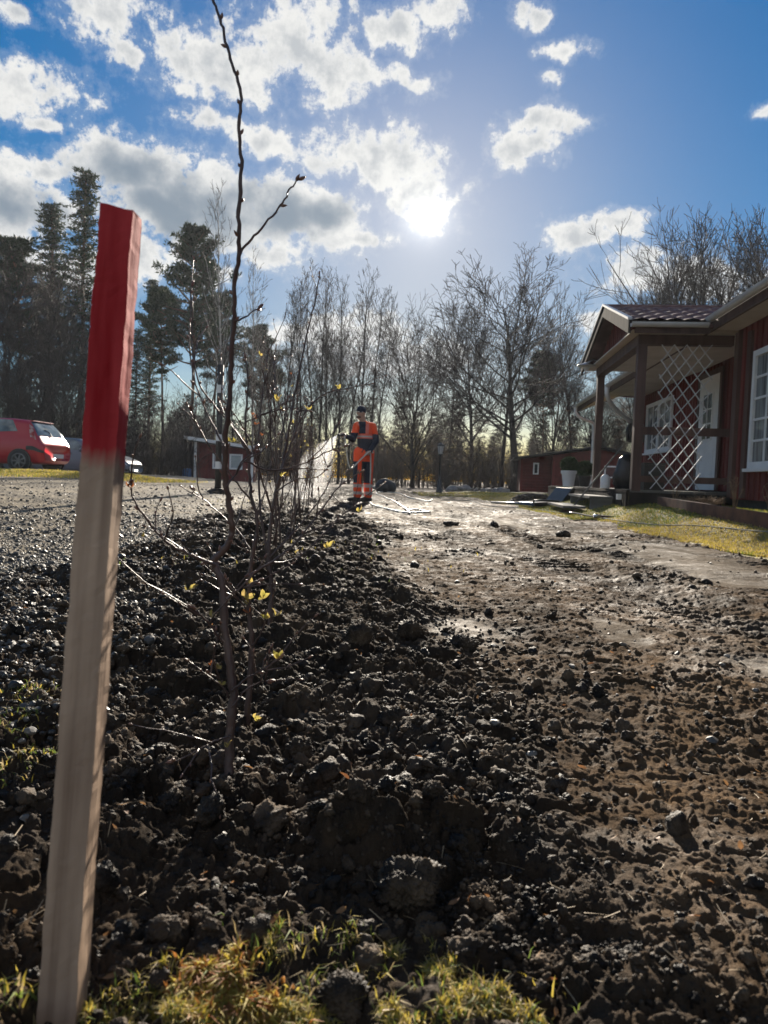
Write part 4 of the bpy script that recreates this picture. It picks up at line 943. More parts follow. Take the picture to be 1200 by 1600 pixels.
thicket('undergrowth', 800, -32, 34, 38, 60, 1.5, 4.6, 'tangled bare undergrowth filling the edge of the wood', 801)
thicket('undergrowth', 230, -26, -9, 30, 40, 2.0, 5.5, 'dense bare thicket behind the parked cars', 802)
thicket('undergrowth', 160, 3, 22, 34, 44, 1.0, 3.2, 'low bare brush at the foot of the wood by the cabin', 803)
# far part of the wood that reads as one mass
def far_wood():
    r_ = np.random.default_rng(77); n = 420; x = r_.uniform(-75, 85, n); y = r_.uniform(60, 100, n); s = r_.uniform(8, 14, n)*0.58
    tm2 = []
    for k in range(4):
        rq = random.Random(900+k); C = []; F = []; 
        for q in range(150):
            z = rq.uniform(0.12, 1.0); w = 0.20*(1-z)**0.6*(0.6 if k % 2 else 1.0)+0.02; a = rq.uniform(0, 6.28); rad = w*math.sqrt(rq.random())
            clump(C, F, np.array((rad*math.cos(a), rad*math.sin(a), z)), 0.045, 10, 0.028, rq, 0.5)
        for dx in (-1, 1): 
            i = len(C); C += [np.array((-0.008, dx*0.004, 0)), np.array((0.008, -dx*0.004, 0)), np.array((0, 0, 0.95))]; F.append((i, i+1, i+2))
        tm2.append((np.array(C), np.array(F)))
    o = scatter('far_wood', tm2, np.stack([x, y, 0*x-0.1], 1), s, M_farwood, smooth=False, tilt=False, seed=5); tag(o, 'dark far part of the wood behind the bare trees', 'wood', kind='stuff')
M_farwood = material('far_wood', (0.02, 0.025, 0.016), (0.07, 0.052, 0.038), rough=0.8, scale=0.08, trans=0.2)
far_wood()
# rubble and stones along the wood's edge
temps_r = [rockT(2, 0.12, 460+i, True) for i in range(5)]
M_stone = material('field_stone', (0.12, 0.11, 0.10), (0.26, 0.24, 0.22), rough=0.8, scale=5, bump=0.01, bscale=30)
for i in range(16):
    v, f = temps_r[i % 5]; px = 690+i*9.5+rnd.uniform(-3, 3) if i < 12 else 575+12*(i-12); Yb = rnd.uniform(29, 31.5); p = at(px, 760, Yb)
    o = raw_mesh('field_stone', v*rnd.uniform(0.14, 0.3)*np.array((1.3, 1, 0.7)), f, M_stone); o.location = (p.x, Yb, h1(p.x, Yb)+0.05); o.rotation_euler = (0, 0, rnd.uniform(0, 6))
    tag(o, 'grey field stone lying in the row at the foot of the wood', 'stone', 'field stones along the edge of the wood')
v, f = rockT(3, 0.08, 470); o = raw_mesh('boulder', v*np.array((0.42, 0.4, 0.42)), f, material('dark_boulder', (0.010, 0.010, 0.010), (0.025, 0.025, 0.025), rough=0.6, scale=4, bump=0.01))
p = at(603, 755, 24); o.location = (p.x, 24, h1(p.x, 24)+0.17); tag(o, 'dark rounded boulder behind the spraying man', 'boulder')
# ------------------------------------------------------------------ house
M_red = material('falu_red_boards', (0.115, 0.017, 0.016), (0.19, 0.032, 0.027), rough=0.8, scale=5, bump=0.002, bscale=60, stretch=(1, 1, 0.15))
M_brownpost = material('stained_timber', (0.060, 0.030, 0.026), (0.12, 0.065, 0.052), rough=0.7, scale=9, bump=0.001, stretch=(1, 1, 0.1))
M_white = material('white_paint', (0.72, 0.72, 0.72), (0.80, 0.80, 0.79), rough=0.5, scale=3)
M_cream = material('cream_soffit', (0.52, 0.47, 0.40), (0.62, 0.57, 0.50), rough=0.7, scale=3)
M_tile = material('roof_tile', (0.09, 0.045, 0.038), (0.18, 0.095, 0.08), rough=0.75, scale=4, bump=0.003, bscale=60)
M_gut = material('grey_gutter', (0.42, 0.42, 0.42), (0.52, 0.52, 0.52), rough=0.4, scale=4)
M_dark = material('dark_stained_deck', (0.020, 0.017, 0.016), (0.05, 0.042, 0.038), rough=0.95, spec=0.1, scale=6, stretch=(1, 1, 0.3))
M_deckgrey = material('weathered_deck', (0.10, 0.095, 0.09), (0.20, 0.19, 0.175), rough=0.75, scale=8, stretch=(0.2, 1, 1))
M_black = material('black_plastic', (0.012, 0.012, 0.013), (0.03, 0.03, 0.032), rough=0.35, scale=6)
M_metal = material('steel', (0.35, 0.35, 0.36), (0.5, 0.5, 0.5), rough=0.35, scale=10, metallic=1.0)
M_glass = material('window_glass', (0.03, 0.035, 0.04), (0.07, 0.08, 0.085), rough=0.06, scale=2)
M_curtain = material('curtain_glass', (0.06, 0.065, 0.07), (0.30, 0.32, 0.33), rough=0.08, scale=6, stretch=(1, 3, 0.2))
M_base = material('foundation', (0.03, 0.03, 0.03), (0.07, 0.065, 0.06), rough=0.9, scale=6)
HO = (4.0, 12.0, 0.15); ha = R(6)
SH = 0.38
house = empty('red_house', (HO[0]*math.cos(ha)+(HO[1]+SH)*math.sin(ha), -HO[0]*math.sin(ha)+(HO[1]+SH)*math.cos(ha), HO[2]), -ha,
              'red boarded house with white windows and a gabled porch at the right edge', 'house')
def hp(mb, name, mat, parent=None, **k): return mb.build(name, mat, parent or house, HO if parent is None or parent is house else HO, **k)
def boards_a(mb, a, s0, s1, z0, z1, pitch=0.17, top=None):
    """vertical boards with battens on a wall facing -a"""
    mb.box(a, a+0.03, s0, s1, z0, z1)
    s = s0+0.05
    while s < s1-0.02:
        zt = z1 if top is None else top(s)
        mb.box(a-0.022, a-0.001, s, s+0.055, z0+0.002, zt); s += pitch
def boards_s(mb, s, a0, a1, z0, z1, pitch=0.17):
    mb.box(a0, a1, s, s+0.03, z0, z1); a = a0+0.05
    while a < a1-0.05: mb.box(a, a+0.055, s-0.022, s-0.001, z0+0.002, z1); a += pitch
w = MB()
boards_a(w, 3.65, -1.0, 9.66, 0.34, 2.60); boards_a(w, 4.30, 9.73, 17.3, 0.44, 2.62)
w.box(3.69, 4.33, 9.66, 9.70, 0.34, 2.60)
w.box(4.36, 9.0, 17.26, 17.30, 0.2, 2.5); w.box(8.96, 9.0, -1.0, 17.2, 0.2, 2.5); w.box(3.7, 8.9, -1.0, -0.96, 0.2, 2.5)
w.prism([(3.75, 2.6), (8.9, 2.6), (7.5, 4.0)], 1, 17.2, 17.28)
hp(w, 'wall', M_red)
b = MB(); b.box(3.70, 8.9, -0.9, 9.6, 0.0, 0.335); b.box(4.35, 8.85, 9.62, 17.2, 0.0, 0.43); hp(b, 'foundation', M_base)
# corner boards
for (a, s, h0) in ((3.60, 9.56, 0.36), (4.25, 17.2, 0.44)):
    c = MB(); c.box(a, a+0.05, s, s+0.14, h0, 2.58); hp(c, 'corner_board', M_brownpost)
c = MB(); c.box(3.61, 3.645, 9.18, 9.30, 0.36, 2.5); hp(c, 'corner_board', M_brownpost)
# windows
def window(a, s0, s1, z0, z1, cols, rows, parent=house, ctn=M_curtain, facing=-1):
    fr = MB(); t = 0.075; A0, A1 = a-0.045, a-0.004
    fr.box(A0, A1, s0, s0+t, z0, z1); fr.box(A0, A1, s1-t, s1, z0, z1); fr.box(A0+.001, A1, s0+t, s1-t, z0, z0+t); fr.box(A0+.001, A1, s0+t, s1-t, z1-t, z1)
    n = cols
    mid = (s0+s1)/2
    f = hp(fr, 'window', M_white)
    sash = MB(); sash.box(A0+0.006, A1, mid-0.05, mid+0.05, z0+t, z1-t)
    hp(sash, 'centre_post', M_white, f)
    mu = MB(); 
    for i in range(1, cols):
        s = s0+t+(s1-s0-2*t)*i/cols
        if abs(s-mid) > 0.06: mu.box(A0+0.016, A1-0.01, s-0.014, s+0.014, z0+t, z1-t)
    for j in range(1, rows):
        z = z0+t+(z1-z0-2*t)*j/rows; mu.box(A0+0.017, A1-0.01, s0+t, s1-t, z-0.014, z+0.014)
    hp(mu, 'glazing_bars', M_white, f)
    p = MB(); p.box(A1-0.008, A1-0.002, s0+t-.01, s1-t+.01, z0+t-.01, z1-t+.01); hp(p, 'pane', ctn, f)
    sl_ = MB(); sl_.box(a-0.085, a-0.001, s0-0.04, s1+0.04, z0-0.045, z0-0.005); hp(sl_, 'sill', M_white, f)
    return f
window(3.628, 7.45, 9.02, 0.74, 2.20, 4, 5)
window(4.278, 14.75, 16.75, 1.25, 2.36, 4, 1)
window(3.628, 3.0, 4.6, 0.74, 2.20, 4, 5)
# main roof
def slab(mb, a0, z0, a1, z1, s0, s1, th=0.12): mb.prism([(a0, z0), (a1, z1), (a1, z1+th), (a0, z0+th)], 1, s0, s1)
tn = math.tan(R(22))
r_m = MB(); slab(r_m, 3.28, 2.64, 7.5, 2.64+4.22*tn, -1.5, 20.5); slab(r_m, 9.6, 2.64+0.8, 7.502, 2.64+4.22*tn, -1.5, 20.5); roof = hp(r_m, 'roof', M_tile)
so_ = MB(); so_.prism([(3.30, 2.575), (7.4, 2.60+4.05*tn), (7.4, 2.625+4.05*tn), (3.30, 2.60)], 1, 17.34, 20.4); so_.box(3.31, 3.62, -1.4, 9.72, 2.585, 2.605); so_.box(3.31, 4.28, 9.74, 17.3, 2.625, 2.632); hp(so_, 'soffit', M_cream, roof)
fb = MB(); fb.box(3.235, 3.275, -1.5, 20.5, 2.56, 2.74); fb.prism([(3.2, 2.53), (7.5, 2.55+4.22*tn), (7.5, 2.78+4.22*tn), (3.2, 2.76)], 1, 20.51, 20.55); hp(fb, 'fascia', M_brownpost, roof)
def gutter(mb, a, s0, s1, z, r=0.06):
    pts = []
    n = 9
    V_ = []; F_ = []
    for s in (s0, s1):
        for k in range(n): t = math.pi+math.pi*k/(n-1); V_.append((a+r*math.cos(t), s, z+r*math.sin(t)))
        for k in range(n-1, -1, -1): t = math.pi+math.pi*k/(n-1); V_.append((a+(r-0.008)*math.cos(t), s, z+(r-0.008)*math.sin(t)))
    m = 2*n
    for k in range(m): F_.append((k, (k+1) % m, m+(k+1) % m, m+k))
    F_.append(tuple(range(m))[::-1]); F_.append(tuple(range(m, 2*m))); mb.add(V_, F_)
g = MB(); gutter(g, 3.17, -1.5, 9.42, 2.70); hp(g, 'gutter', M_gut, roof)
g = MB(); gutter(g, 3.17, 13.2, 20.5, 2.70); hp(g, 'gutter', M_gut, roof)
# terrace post and downpipes at the back
tp = MB(); tp.box(3.72, 3.84, 20.1, 20.22, 0.0, 2.57); hp(tp, 'terrace_post', M_brownpost)
def pipe(pts, r=0.04): m = MB(); m.tube(smooth_line(pts, 5), r, 10); return m
hp(pipe([(3.17, 20.2, 2.66), (3.17, 20.2, 2.50), (3.30, 20.2, 2.36), (3.60, 20.2, 2.24), (3.68, 20.2, 2.1), (3.68, 20.2, 1.2), (3.68, 20.2, 0.2)]), 'downpipe', M_white, smooth=True)
hp(pipe([(3.17, 15.9, 2.66), (3.17, 15.9, 2.48), (3.35, 16.2, 2.28), (3.85, 16.8, 2.02), (4.12, 17.15, 1.9), (4.16, 17.15, 1.5), (4.16, 17.15, 0.5)], 0.05), 'downpipe', M_white, smooth=True)
# door
d = MB(); d.box(4.215, 4.245, 11.900, 12.000, 0.45, 2.50); d.box(4.215, 4.245, 13.000, 13.100, 0.45, 2.50); d.box(4.216, 4.245, 12.000, 13.000, 2.42, 2.50); door_frame = hp(d, 'door_frame', M_brownpost)
d = MB(); d.box(4.225, 4.26, 12.010, 12.990, 0.45, 2.41); dr = hp(d, 'door', M_white)
d = MB()
for (s0, s1, z0, z1) in ((12.150, 12.850, 0.58, 1.15),): 
    d.box(4.214, 4.224, s0, s1, z0, z0+0.02); d.box(4.214, 4.224, s0, s1, z1-0.02, z1); d.box(4.2145, 4.224, s0, s0+0.02, z0+.021, z1-.021); d.box(4.2145, 4.224, s1-0.02, s1, z0+.021, z1-.021)
hp(d, 'panel_moulding', M_white, dr)
d = MB(); d.box(4.212, 4.224, 12.280, 12.720, 1.33, 2.10); dp = hp(d, 'pane', M_glass, dr)
d = MB(); d.box(4.203, 4.211, 12.490, 12.515, 1.33, 2.10)
for z in (1.59, 1.84): d.box(4.2035, 4.211, 12.280, 12.720, z-0.011, z+0.011)
for q in (12.260, 12.720): d.box(4.202, 4.224, q, q+0.025, 1.31, 2.12)
for q in (1.305, 2.10): d.box(4.2025, 4.224, 12.280, 12.720, q, q+0.025)
hp(d, 'glazing_bars', M_white, dr)
d = MB(); d.tube([(4.22, 12.920, 1.37), (4.17, 12.920, 1.37), (4.17, 12.810, 1.37)], 0.009, 8); hp(d, 'handle', M_metal, dr)
# porch
PA, PS0, PS1 = 2.44, 9.9, 12.8
for s in (PS0, PS1):
    m = MB(); m.box(PA-0.06, PA+0.06, s-0.06, s+0.06, 0.40, 2.42); hp(m, 'porch_post', M_brownpost)
m = MB(); m.box(PA-0.07, PA+0.07, PS0-0.08, PS1+0.08, 2.42, 2.56); m.box(PA+0.071, 3.64, PS0-0.07, PS0+0.05, 2.425, 2.56); hp(m, 'beam', M_brownpost)
m = MB(); m.box(PA-0.20, 4.20, PS0-0.30, PS1+0.33, 2.562, 2.58); hp(m, 'porch_ceiling', M_cream)
# gable boards
m = MB(); RZ = 3.27; SM = (PS0+PS1)/2; hw = (PS1-PS0)/2+0.42; EZ = 2.60
m.prism([(SM-hw+0.2, 2.585), (SM+hw-0.2, 2.585), (SM, RZ-0.05)], 0, PA-0.03, PA)
s = SM-hw+0.35
while s < SM+hw-0.4:
    zt = 2.585+(1-abs(s+0.027-SM)/(hw-0.2))*(RZ-0.05-2.585)-0.015
    if zt > 2.62: m.box(PA-0.052, PA-0.031, s, s+0.055, 2.587, zt)
    s += 0.15
hp(m, 'gable', M_red)
# tiled porch roof, both slopes, wavy pantiles
def pantiles(s_e, z_e, s_r, z_r, a0, a1):
    na = int((a1-a0)/0.22*10); nu = 6*5; V_ = []; F_ = []
    for j in range(nu+1):
        u_ = j/nu; row = int(min(u_*6, 5.999)); fr = u_*6-row
        for i in range(na+1):
            a = a0+(a1-a0)*i/na; wv_ = 0.026*abs(math.sin(math.pi*(a-a0)/0.22))**0.8; st = 0.030*(1-fr)
            V_.append((a, s_e+(s_r-s_e)*u_, z_e+(z_r-z_e)*u_+wv_+st+0.01))
    for j in range(nu):
        for i in range(na): k = j*(na+1)+i; F_.append((k, k+1, k+na+2, k+na+1))
    return V_, F_
m = MB(); se0, se1 = SM-hw, SM+hw
for se in (se0, se1):
    V_, F_ = pantiles(se, EZ+0.04, SM, RZ, PA-0.24, 5.1); m.add(V_, F_)
    m.prism([(se, EZ-0.02), (SM, RZ-0.06), (SM, RZ-0.01), (se, EZ+0.03)], 0, PA-0.235, 3.27)
V_ = []
m.tube([(PA-0.25, SM, RZ+0.01), (5.0, SM, RZ+0.01)], 0.06, 10)
pr = hp(m, 'porch_roof', M_tile, smooth=False)
m = MB()
for se, sg in ((se0, -1), (se1, 1)):
    m.prism([(se, EZ-0.10), (SM, RZ-0.13), (SM, RZ+0.04), (se, EZ+0.08)], 0, PA-0.29, PA-0.255)
hp(m, 'bargeboard', M_dark, pr)
m = MB()
for se, sg in ((se0, -1), (se1, 1)): m.prism([(se, EZ+0.082), (SM, RZ+0.042), (SM, RZ+0.075), (se, EZ+0.115)], 0, PA-0.30, PA-0.245)
hp(m, 'lit_verge_strip', M_gut, pr)  # pale strip added to give the bargeboards a sunlit top edge
m = MB(); m.box(PA-0.2, 3.2, se0-0.001, se0+0.03, EZ-0.09, EZ+0.02); hp(m, 'fascia', M_brownpost, pr)
V2 = MB(); gm = MB(); gutter(gm, 0, 0, 1, 0); VV = gm.v[0]; L_ = 3.15-(PA-0.27)
V3 = [(PA-0.27+p[1]*L_, se0-0.07+p[0], EZ+0.03+p[2]) for p in VV]; V2.add(V3, gm.f); hp(V2, 'gutter', M_gut, pr)
# wall lamp on the gable
m = MB(); m.tube([(PA-0.03, 12.55, 2.62), (PA-0.2, 12.5, 2.66), (PA-0.30, 12.45, 2.60)], 0.012, 8); m.lathe([(0.01, 0.09), (0.16, 0.03), (0.165, 0.02), (0.15, 0.018)], 16, (PA-0.32, 12.45, 2.52)); lamp_ = hp(m, 'porch_lamp', M_metal, smooth=True)
m = MB(); m.ellipsoid((PA-0.32, 12.45, 2.51), (0.045, 0.045, 0.055)); hp(m, 'bulb', M_white, lamp_, smooth=True)
# deck
m = MB()
a = PA-0.08
for k in range(13): m.box(a+k*0.145, a+k*0.145+0.138, PS0-0.05, 18.7, 0.385, 0.42)
dk = hp(m, 'deck', M_deckgrey)
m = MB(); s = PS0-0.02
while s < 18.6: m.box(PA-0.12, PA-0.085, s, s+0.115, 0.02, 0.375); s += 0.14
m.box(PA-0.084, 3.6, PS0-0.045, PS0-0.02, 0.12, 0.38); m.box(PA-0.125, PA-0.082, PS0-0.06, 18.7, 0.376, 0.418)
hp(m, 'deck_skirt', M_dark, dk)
# railing on the near side of the porch
m = MB(); m.box(PA+0.06, 3.66, PS0-0.02, PS0+0.03, 1.19, 1.30); m.box(PA+0.06, 3.66, PS0-0.02, PS0+0.03, 0.53, 0.62); rl = hp(m, 'railing', M_brownpost)
# steps in front
m = MB(); m.box(1.95, 2.30, 10.6, 12.7, 0.262, 0.300); m.box(1.98, 2.30, 10.65, 10.72, 0.05, 0.26); m.box(1.98, 2.30, 12.55, 12.62, 0.05, 0.26); hp(m, 'step', M_deckgrey)
m = MB(); m.box(1.58, 1.92, 10.7, 12.6, 0.10, 0.135); hp(m, 'step', M_deckgrey)
m = MB(); m.box(2.24, 2.30, 10.05, 10.13, 0.27, 0.35); hp(m, 'outlet_box', M_white)

def hw_(a, s, z): s = s+SH; return Vector((a*math.cos(ha)+s*math.sin(ha), -a*math.sin(ha)+s*math.cos(ha), z))
# trellis
M_lath = material('lath_paint', (0.55, 0.56, 0.58), (0.68, 0.69, 0.70), rough=0.9, spec=0.1, scale=9)
root = empty('garden_trellis', hw_(3.0, 9.8, 0.42), -ha, 'white diamond lattice trellis standing against the porch railing', 'trellis')
def tr_pt(u_, z): return (u_, 0, z)
TW, TH_, TB = 0.66, 1.98, 0.02; nd = 9; cell_h = TH_/nd; nc_ = 4.0
for fam in (0, 1):
    for k in range(-nd, int(nc_)+nd+1):
        m = MB(); cw = TW/nc_
        # strips leaning with slope cell_h/cw clipped to the panel
        pts = []
        for t in np.linspace(0, TH_, 60):
            u_ = (k*cw+(t/cell_h)*cw*1.0) if fam == 0 else ((k)*cw+TW-(t/cell_h)*cw)
            if -0.5*cw*0.35 <= u_ <= TW+0.5*cw*0.35: pts.append((u_-TW/2, t))
        if len(pts) < 3: continue
        (u0, t0), (u1, t1) = pts[0], pts[-1]; lean = lambda t: -0.030*math.sin(t*3.0)-0.05*(TH_-t)/TH_
        m.beam((u0+lean(t0), -0.006+0.012*fam, TB+t0), (u1+lean(t1), -0.006+0.012*fam, TB+t1), 0.008, 0.030, (0, 1, 0))
        m.build('lath', M_lath, root)
# objects on and by the deck
def sphere_leaf_bush(name, parent, c, rad, n, seed, mat, size=0.03, flat=0.9):
    r_ = random.Random(seed); C = []; F = []
    for _ in range(n):
        d = np.array((r_.gauss(0, 1), r_.gauss(0, 1), r_.gauss(0, 1))); d /= np.linalg.norm(d); p = np.array(c)+d*rad*np.array((1, 1, flat))*(0.72+0.3*r_.random()+0.05*math.sin(7*d[0]+5*d[1]))
        e = d+np.array((r_.gauss(0, .6), r_.gauss(0, .6), r_.gauss(0, .6))); e /= np.linalg.norm(e); s = np.cross(e, (r_.gauss(0, 1), r_.gauss(0, 1), 1)); s /= np.linalg.norm(s)
        k = len(C); C += [p-s*size*0.3, p+s*size*0.3, p+e*size]; F.append((k, k+1, k+2))
    return raw_mesh(name, np.array(C), np.array(F), mat, smooth=False, parent=parent)
M_box = material('boxwood', (0.025, 0.05, 0.015), (0.06, 0.10, 0.03), rough=0.6, scale=20, trans=0.2)
pz = 0.42
p = at(888, 757, 17.0); root = empty('potted_topiary', (p.x, 17.0, pz), 0, 'round clipped box bush in a tall white pot on the deck', 'potted plant')
m = MB(); m.lathe([(0.12, 0.0), (0.125, 0.01), (0.165, 0.30), (0.185, 0.30), (0.188, 0.375), (0.165, 0.378), (0.16, 0.33)], 24); m.build('pot', M_white, root, smooth=False)
m = MB(); m.tube([(0, 0, 0.3), (0, 0, 0.5)], 0.015, 6); m.build('stem', M_bark, root)
m = MB(); m.lathe([(0.001, 0.325), (0.158, 0.33)], 20); m.build('soil', M_clod, root)
sphere_leaf_bush('foliage', root, (0, 0, 0.52), 0.20, 5200, 4, M_box, 0.035)
p = at(913, 757, 18.2); root = empty('potted_topiary', (p.x, 18.2, pz), 0, 'darker untrimmed bush in a dark pot behind the white pot', 'potted plant')
m = MB(); m.lathe([(0.12, 0.0), (0.16, 0.25), (0.17, 0.25), (0.17, 0.28), (0.15, 0.28)], 20); m.build('pot', M_black, root); sphere_leaf_bush('foliage', root, (0, 0, 0.46), 0.21, 3000, 5, M_box, 0.05)
# black bag and white roll by the near post
q = hw_(2.55, 11.0, pz); root = empty('black_bag', q, -ha, 'black sack slumped on the deck behind the near porch post', 'sack')
v, f = rockT(3, 0.16, 611); o = raw_mesh('sack_body', v*np.array((0.17, 0.17, 0.24))+np.array((0, 0, 0.20)), f, M_black, parent=root)
m = MB(); m.tube([(0, 0, 0.36), (0.01, 0, 0.44), (0.03, 0.01, 0.52)], [0.08, 0.045, 0.09], 9); m.build('tied_neck', M_black, root, smooth=True)
q = hw_(2.30, 11.25, pz); m = MB(); m.lathe([(0.02, 0), (0.07, 0.0), (0.075, 0.02), (0.075, 0.17), (0.05, 0.20), (0.03, 0.22)], 18); o = m.build('white_canister', M_white, smooth=True, loc=q); tag(o, 'small white canister on the deck edge beside the black sack', 'canister')
q = hw_(2.75, 10.3, pz); root = empty('storage_crate', q, -ha, 'black plastic crate by the railing right of the near porch post', 'crate')
m = MB(); m.box(-0.14, 0.14, -0.2, 0.2, 0.0, 0.02)
for x0, x1, y0, y1 in ((-0.14, -0.125, -0.2, 0.2), (0.125, 0.14, -0.2, 0.2), (-0.124, 0.124, -0.2, -0.185), (-0.124, 0.124, 0.185, 0.2)): m.box(x0, x1, y0, y1, 0.021, 0.36)
m.build('box', M_black, root); m = MB(); m.box(-0.15, 0.15, -0.21, 0.21, 0.361, 0.39); m.build('lid', M_black, root)
# jacket hanging on the wall
q = hw_(4.05, 16.9, 1.5); root = empty('hanging_jacket', q, -ha, 'dark jacket hanging under the eave beside the rear downpipe', 'jacket')
m = MB(); m.tube([(0, 0, 0.62), (0, 0, 0.52), (0, 0, 0.3), (0, 0, 0.0)], [0.03, 0.12, 0.13, 0.16], 12, sq=0.5); m.build('torso', M_black, root, smooth=True)
for s in (-1, 1): m = MB(); m.tube([(0.10*s, 0, 0.52), (0.17*s, 0, 0.3), (0.16*s, 0, 0.02)], [0.05, 0.05, 0.045], 8); m.build('sleeve', M_black, root, smooth=True)
# broom leaning on the post
b0 = hw_(1.70, 11.0, h1(*hw_(1.70, 11.0, 0)[:2])); b1_ = at(973, 697, 11.6)
root = empty('garden_broom', b0, 0, 'long-handled broom leaning diagonally against the porch beside the step', 'broom'); dv = b1_-b0; dn = dv.normalized()
m = MB(); m.tube([dn*0.10, dv*0.5, dv], 0.013, 8); m.build('handle', M_deckgrey, root, smooth=True)
m = MB(); m.beam(dn*0.04+Vector((-0.12, 0, 0)), dn*0.04+Vector((0.12, 0, 0)), 0.04, 0.05); m.build('head', M_brownpost, root)
m = MB()
for k in range(24): x_ = -0.115+0.01*k; m.tube([(x_, 0, 0.03), (x_*1.1, -0.01, 0.0)], 0.004, 4)
m.build('bristles', M_black, root)
# shovel lying on the lawn
q = at(915, 797, 9.4); q.z = h1(q.x, q.y)+0.02
root = empty('shovel', q, R(-12), 'wide snow shovel lying on the lawn, its handle pointing right', 'shovel')
V_ = []; F_ = []; nx, ny = 8, 6
for i in range(nx+1):
    for j in range(ny+1):
        x_ = -0.20+0.34*i/nx; y_ = -0.17+0.34*j/ny; V_.append((x_, y_, 0.02+0.55*(0.14-x_)*0.28+0.25*y_*y_))
for i in range(nx):
    for j in range(ny): k = i*(ny+1)+j; F_.append((k, k+1, k+ny+2, k+ny+1))
m = MB(); m.add(V_, F_); o = m.build('blade', material('grey_shovel', (0.03, 0.03, 0.032), (0.07, 0.07, 0.07), rough=0.4, scale=8), root, smooth=True)
sd = o.modifiers.new('t', 'SOLIDIFY'); sd.thickness = 0.006
m = MB(); m.tube([(0.10, 0, 0.04), (0.20, 0, 0.045)], [0.03, 0.018], 10); m.build('socket', M_metal, root, smooth=True)
m = MB(); m.tube([(0.19, 0, 0.045), (0.42, 0, 0.035)], 0.015, 8); m.tube([(0.42, -0.06, 0.035), (0.42, 0.06, 0.035)], 0.014, 8); m.build('handle', M_brownpost, root, smooth=True)
# black tray and a pile of earth by the lawn corner
q = at(852, 790, 13.5); q.z = h1(q.x, q.y)
root = empty('black_tray', q, R(20), 'torn black plastic trough lying beside the heap of earth on the lawn', 'trough')
m = MB(); m.prism([(-0.45, 0.0), (0.30, 0.0), (0.48, 0.34), (0.40, 0.36), (0.18, 0.10), (-0.42, 0.06)], 1, -0.28, 0.28); m.build('shell', M_black, root, bevel=0.01)
m = MB(); m.tube([(-0.42, -0.26, 0.07), (-0.44, -0.3, 0.10), (-0.3, -0.32, 0.11), (0.1, -0.30, 0.10)], 0.02, 7); m.build('rim', M_black, root, smooth=True)
q = at(830, 785, 15.0); q.z = h1(q.x, q.y); v, f = rockT(4, 0.13, 640); v = v*np.array((0.52, 0.38, 0.30)); v[:, 2] = np.maximum(v[:, 2], -0.05)
o = raw_mesh('earth_heap', v, f, M_clod); o.location = q; tag(o, 'heap of dark earth by the cabin corner of the lawn behind the trough', 'heap of earth')
q = at(768, 785, 15.5); q.z = h1(q.x, q.y)+0.03; q2 = at(835, 786, 14.2); q2.z = h1(q2.x, q2.y)+0.03
m = MB(); m.tube([(0, 0, 0), tuple((q2-q)*0.5), tuple(q2-q)], 0.022, 10); o = m.build('metal_pipe', M_metal, loc=q, smooth=True); tag(o, 'straight pale pipe lying on the ground left of the black trough', 'pipe')
# planting bed in front of the house
def bed_edge(s0, s1, a0, a1, z0, z1, nm):
    m = MB(); p0 = hw_(a0, s0, z0); p1 = hw_(a1, s1, z1); m.beam((0, 0, 0.07), tuple(p1-p0+Vector((0, 0, 0.07))), 0.05, 0.15); return m, p0
m, p0 = bed_edge(2.0, 9.3, 2.72, 2.62, h1(*hw_(2.72, 2.0, 0)[:2]), h1(*hw_(2.62, 9.3, 0)[:2])-0.02, '')
o = m.build('bed_edging', material('rust_timber', (0.07, 0.03, 0.02), (0.16, 0.07, 0.04), rough=0.8, scale=8), loc=p0); tag(o, 'low reddish brown timber edging between lawn and flower bed', 'edging')
M_dry = material('dry_stalks', (0.16, 0.10, 0.06), (0.30, 0.2, 0.12), rough=0.8, scale=10)
def dry_plant(a, s, hgt, n, seed, label, rad=0.10, ball=False):
    q = hw_(a, s, 0); q.z = h1(q.x, q.y)-0.01; r_ = random.Random(seed); m = MB()
    for k in range(n):
        an = r_.uniform(0, 6.28); l = r_.uniform(0.3, 1.0)*rad; h_ = hgt*r_.uniform(0.6, 1.0); p1 = (l*math.cos(an)*0.5, l*math.sin(an)*0.5, h_*0.6)
        p2 = (l*math.cos(an)*(1.2 if not ball else 1.1), l*math.sin(an)*1.1, h_*(0.85 if ball else 1)); m.tube([(0.01*math.cos(an), 0.01*math.sin(an), 0), p1, p2], [0.004, 0.003, 0.0015], 4, caps=False)
        for t in range(4): m.tube([p2, (p2[0]+r_.gauss(0, .03), p2[1]+r_.gauss(0, .03), p2[2]+r_.gauss(0, .025))], [0.002, 0.001], 3, caps=False)
    o = m.build('dry_perennial', M_dry, loc=q, smooth=True); tag(o, label, 'plant', 'withered plants in the flower bed'); return o
dry_plant(3.0, 8.6, 0.17, 130, 1, 'rounded ball of dry stalks in the bed, right one of the two below the trellis', 0.15, True)
dry_plant(2.9, 9.2, 0.15, 110, 2, 'rounded ball of dry stalks in the bed, left one of the two below the trellis', 0.13, True)
dry_plant(3.05, 7.9, 0.42, 16, 3, 'tall thin withered stems in the bed beside the near wall corner', 0.10)
dry_plant(3.15, 7.2, 0.36, 16, 4, 'thin withered stems in the bed right of the tallest ones', 0.10)
dry_plant(2.9, 9.6, 0.35, 12, 5, 'thin withered stems at the left end of the bed by the deck', 0.08)
dry_plant(3.1, 6.3, 0.25, 18, 6, 'short withered stems in the bed under the big window', 0.12)

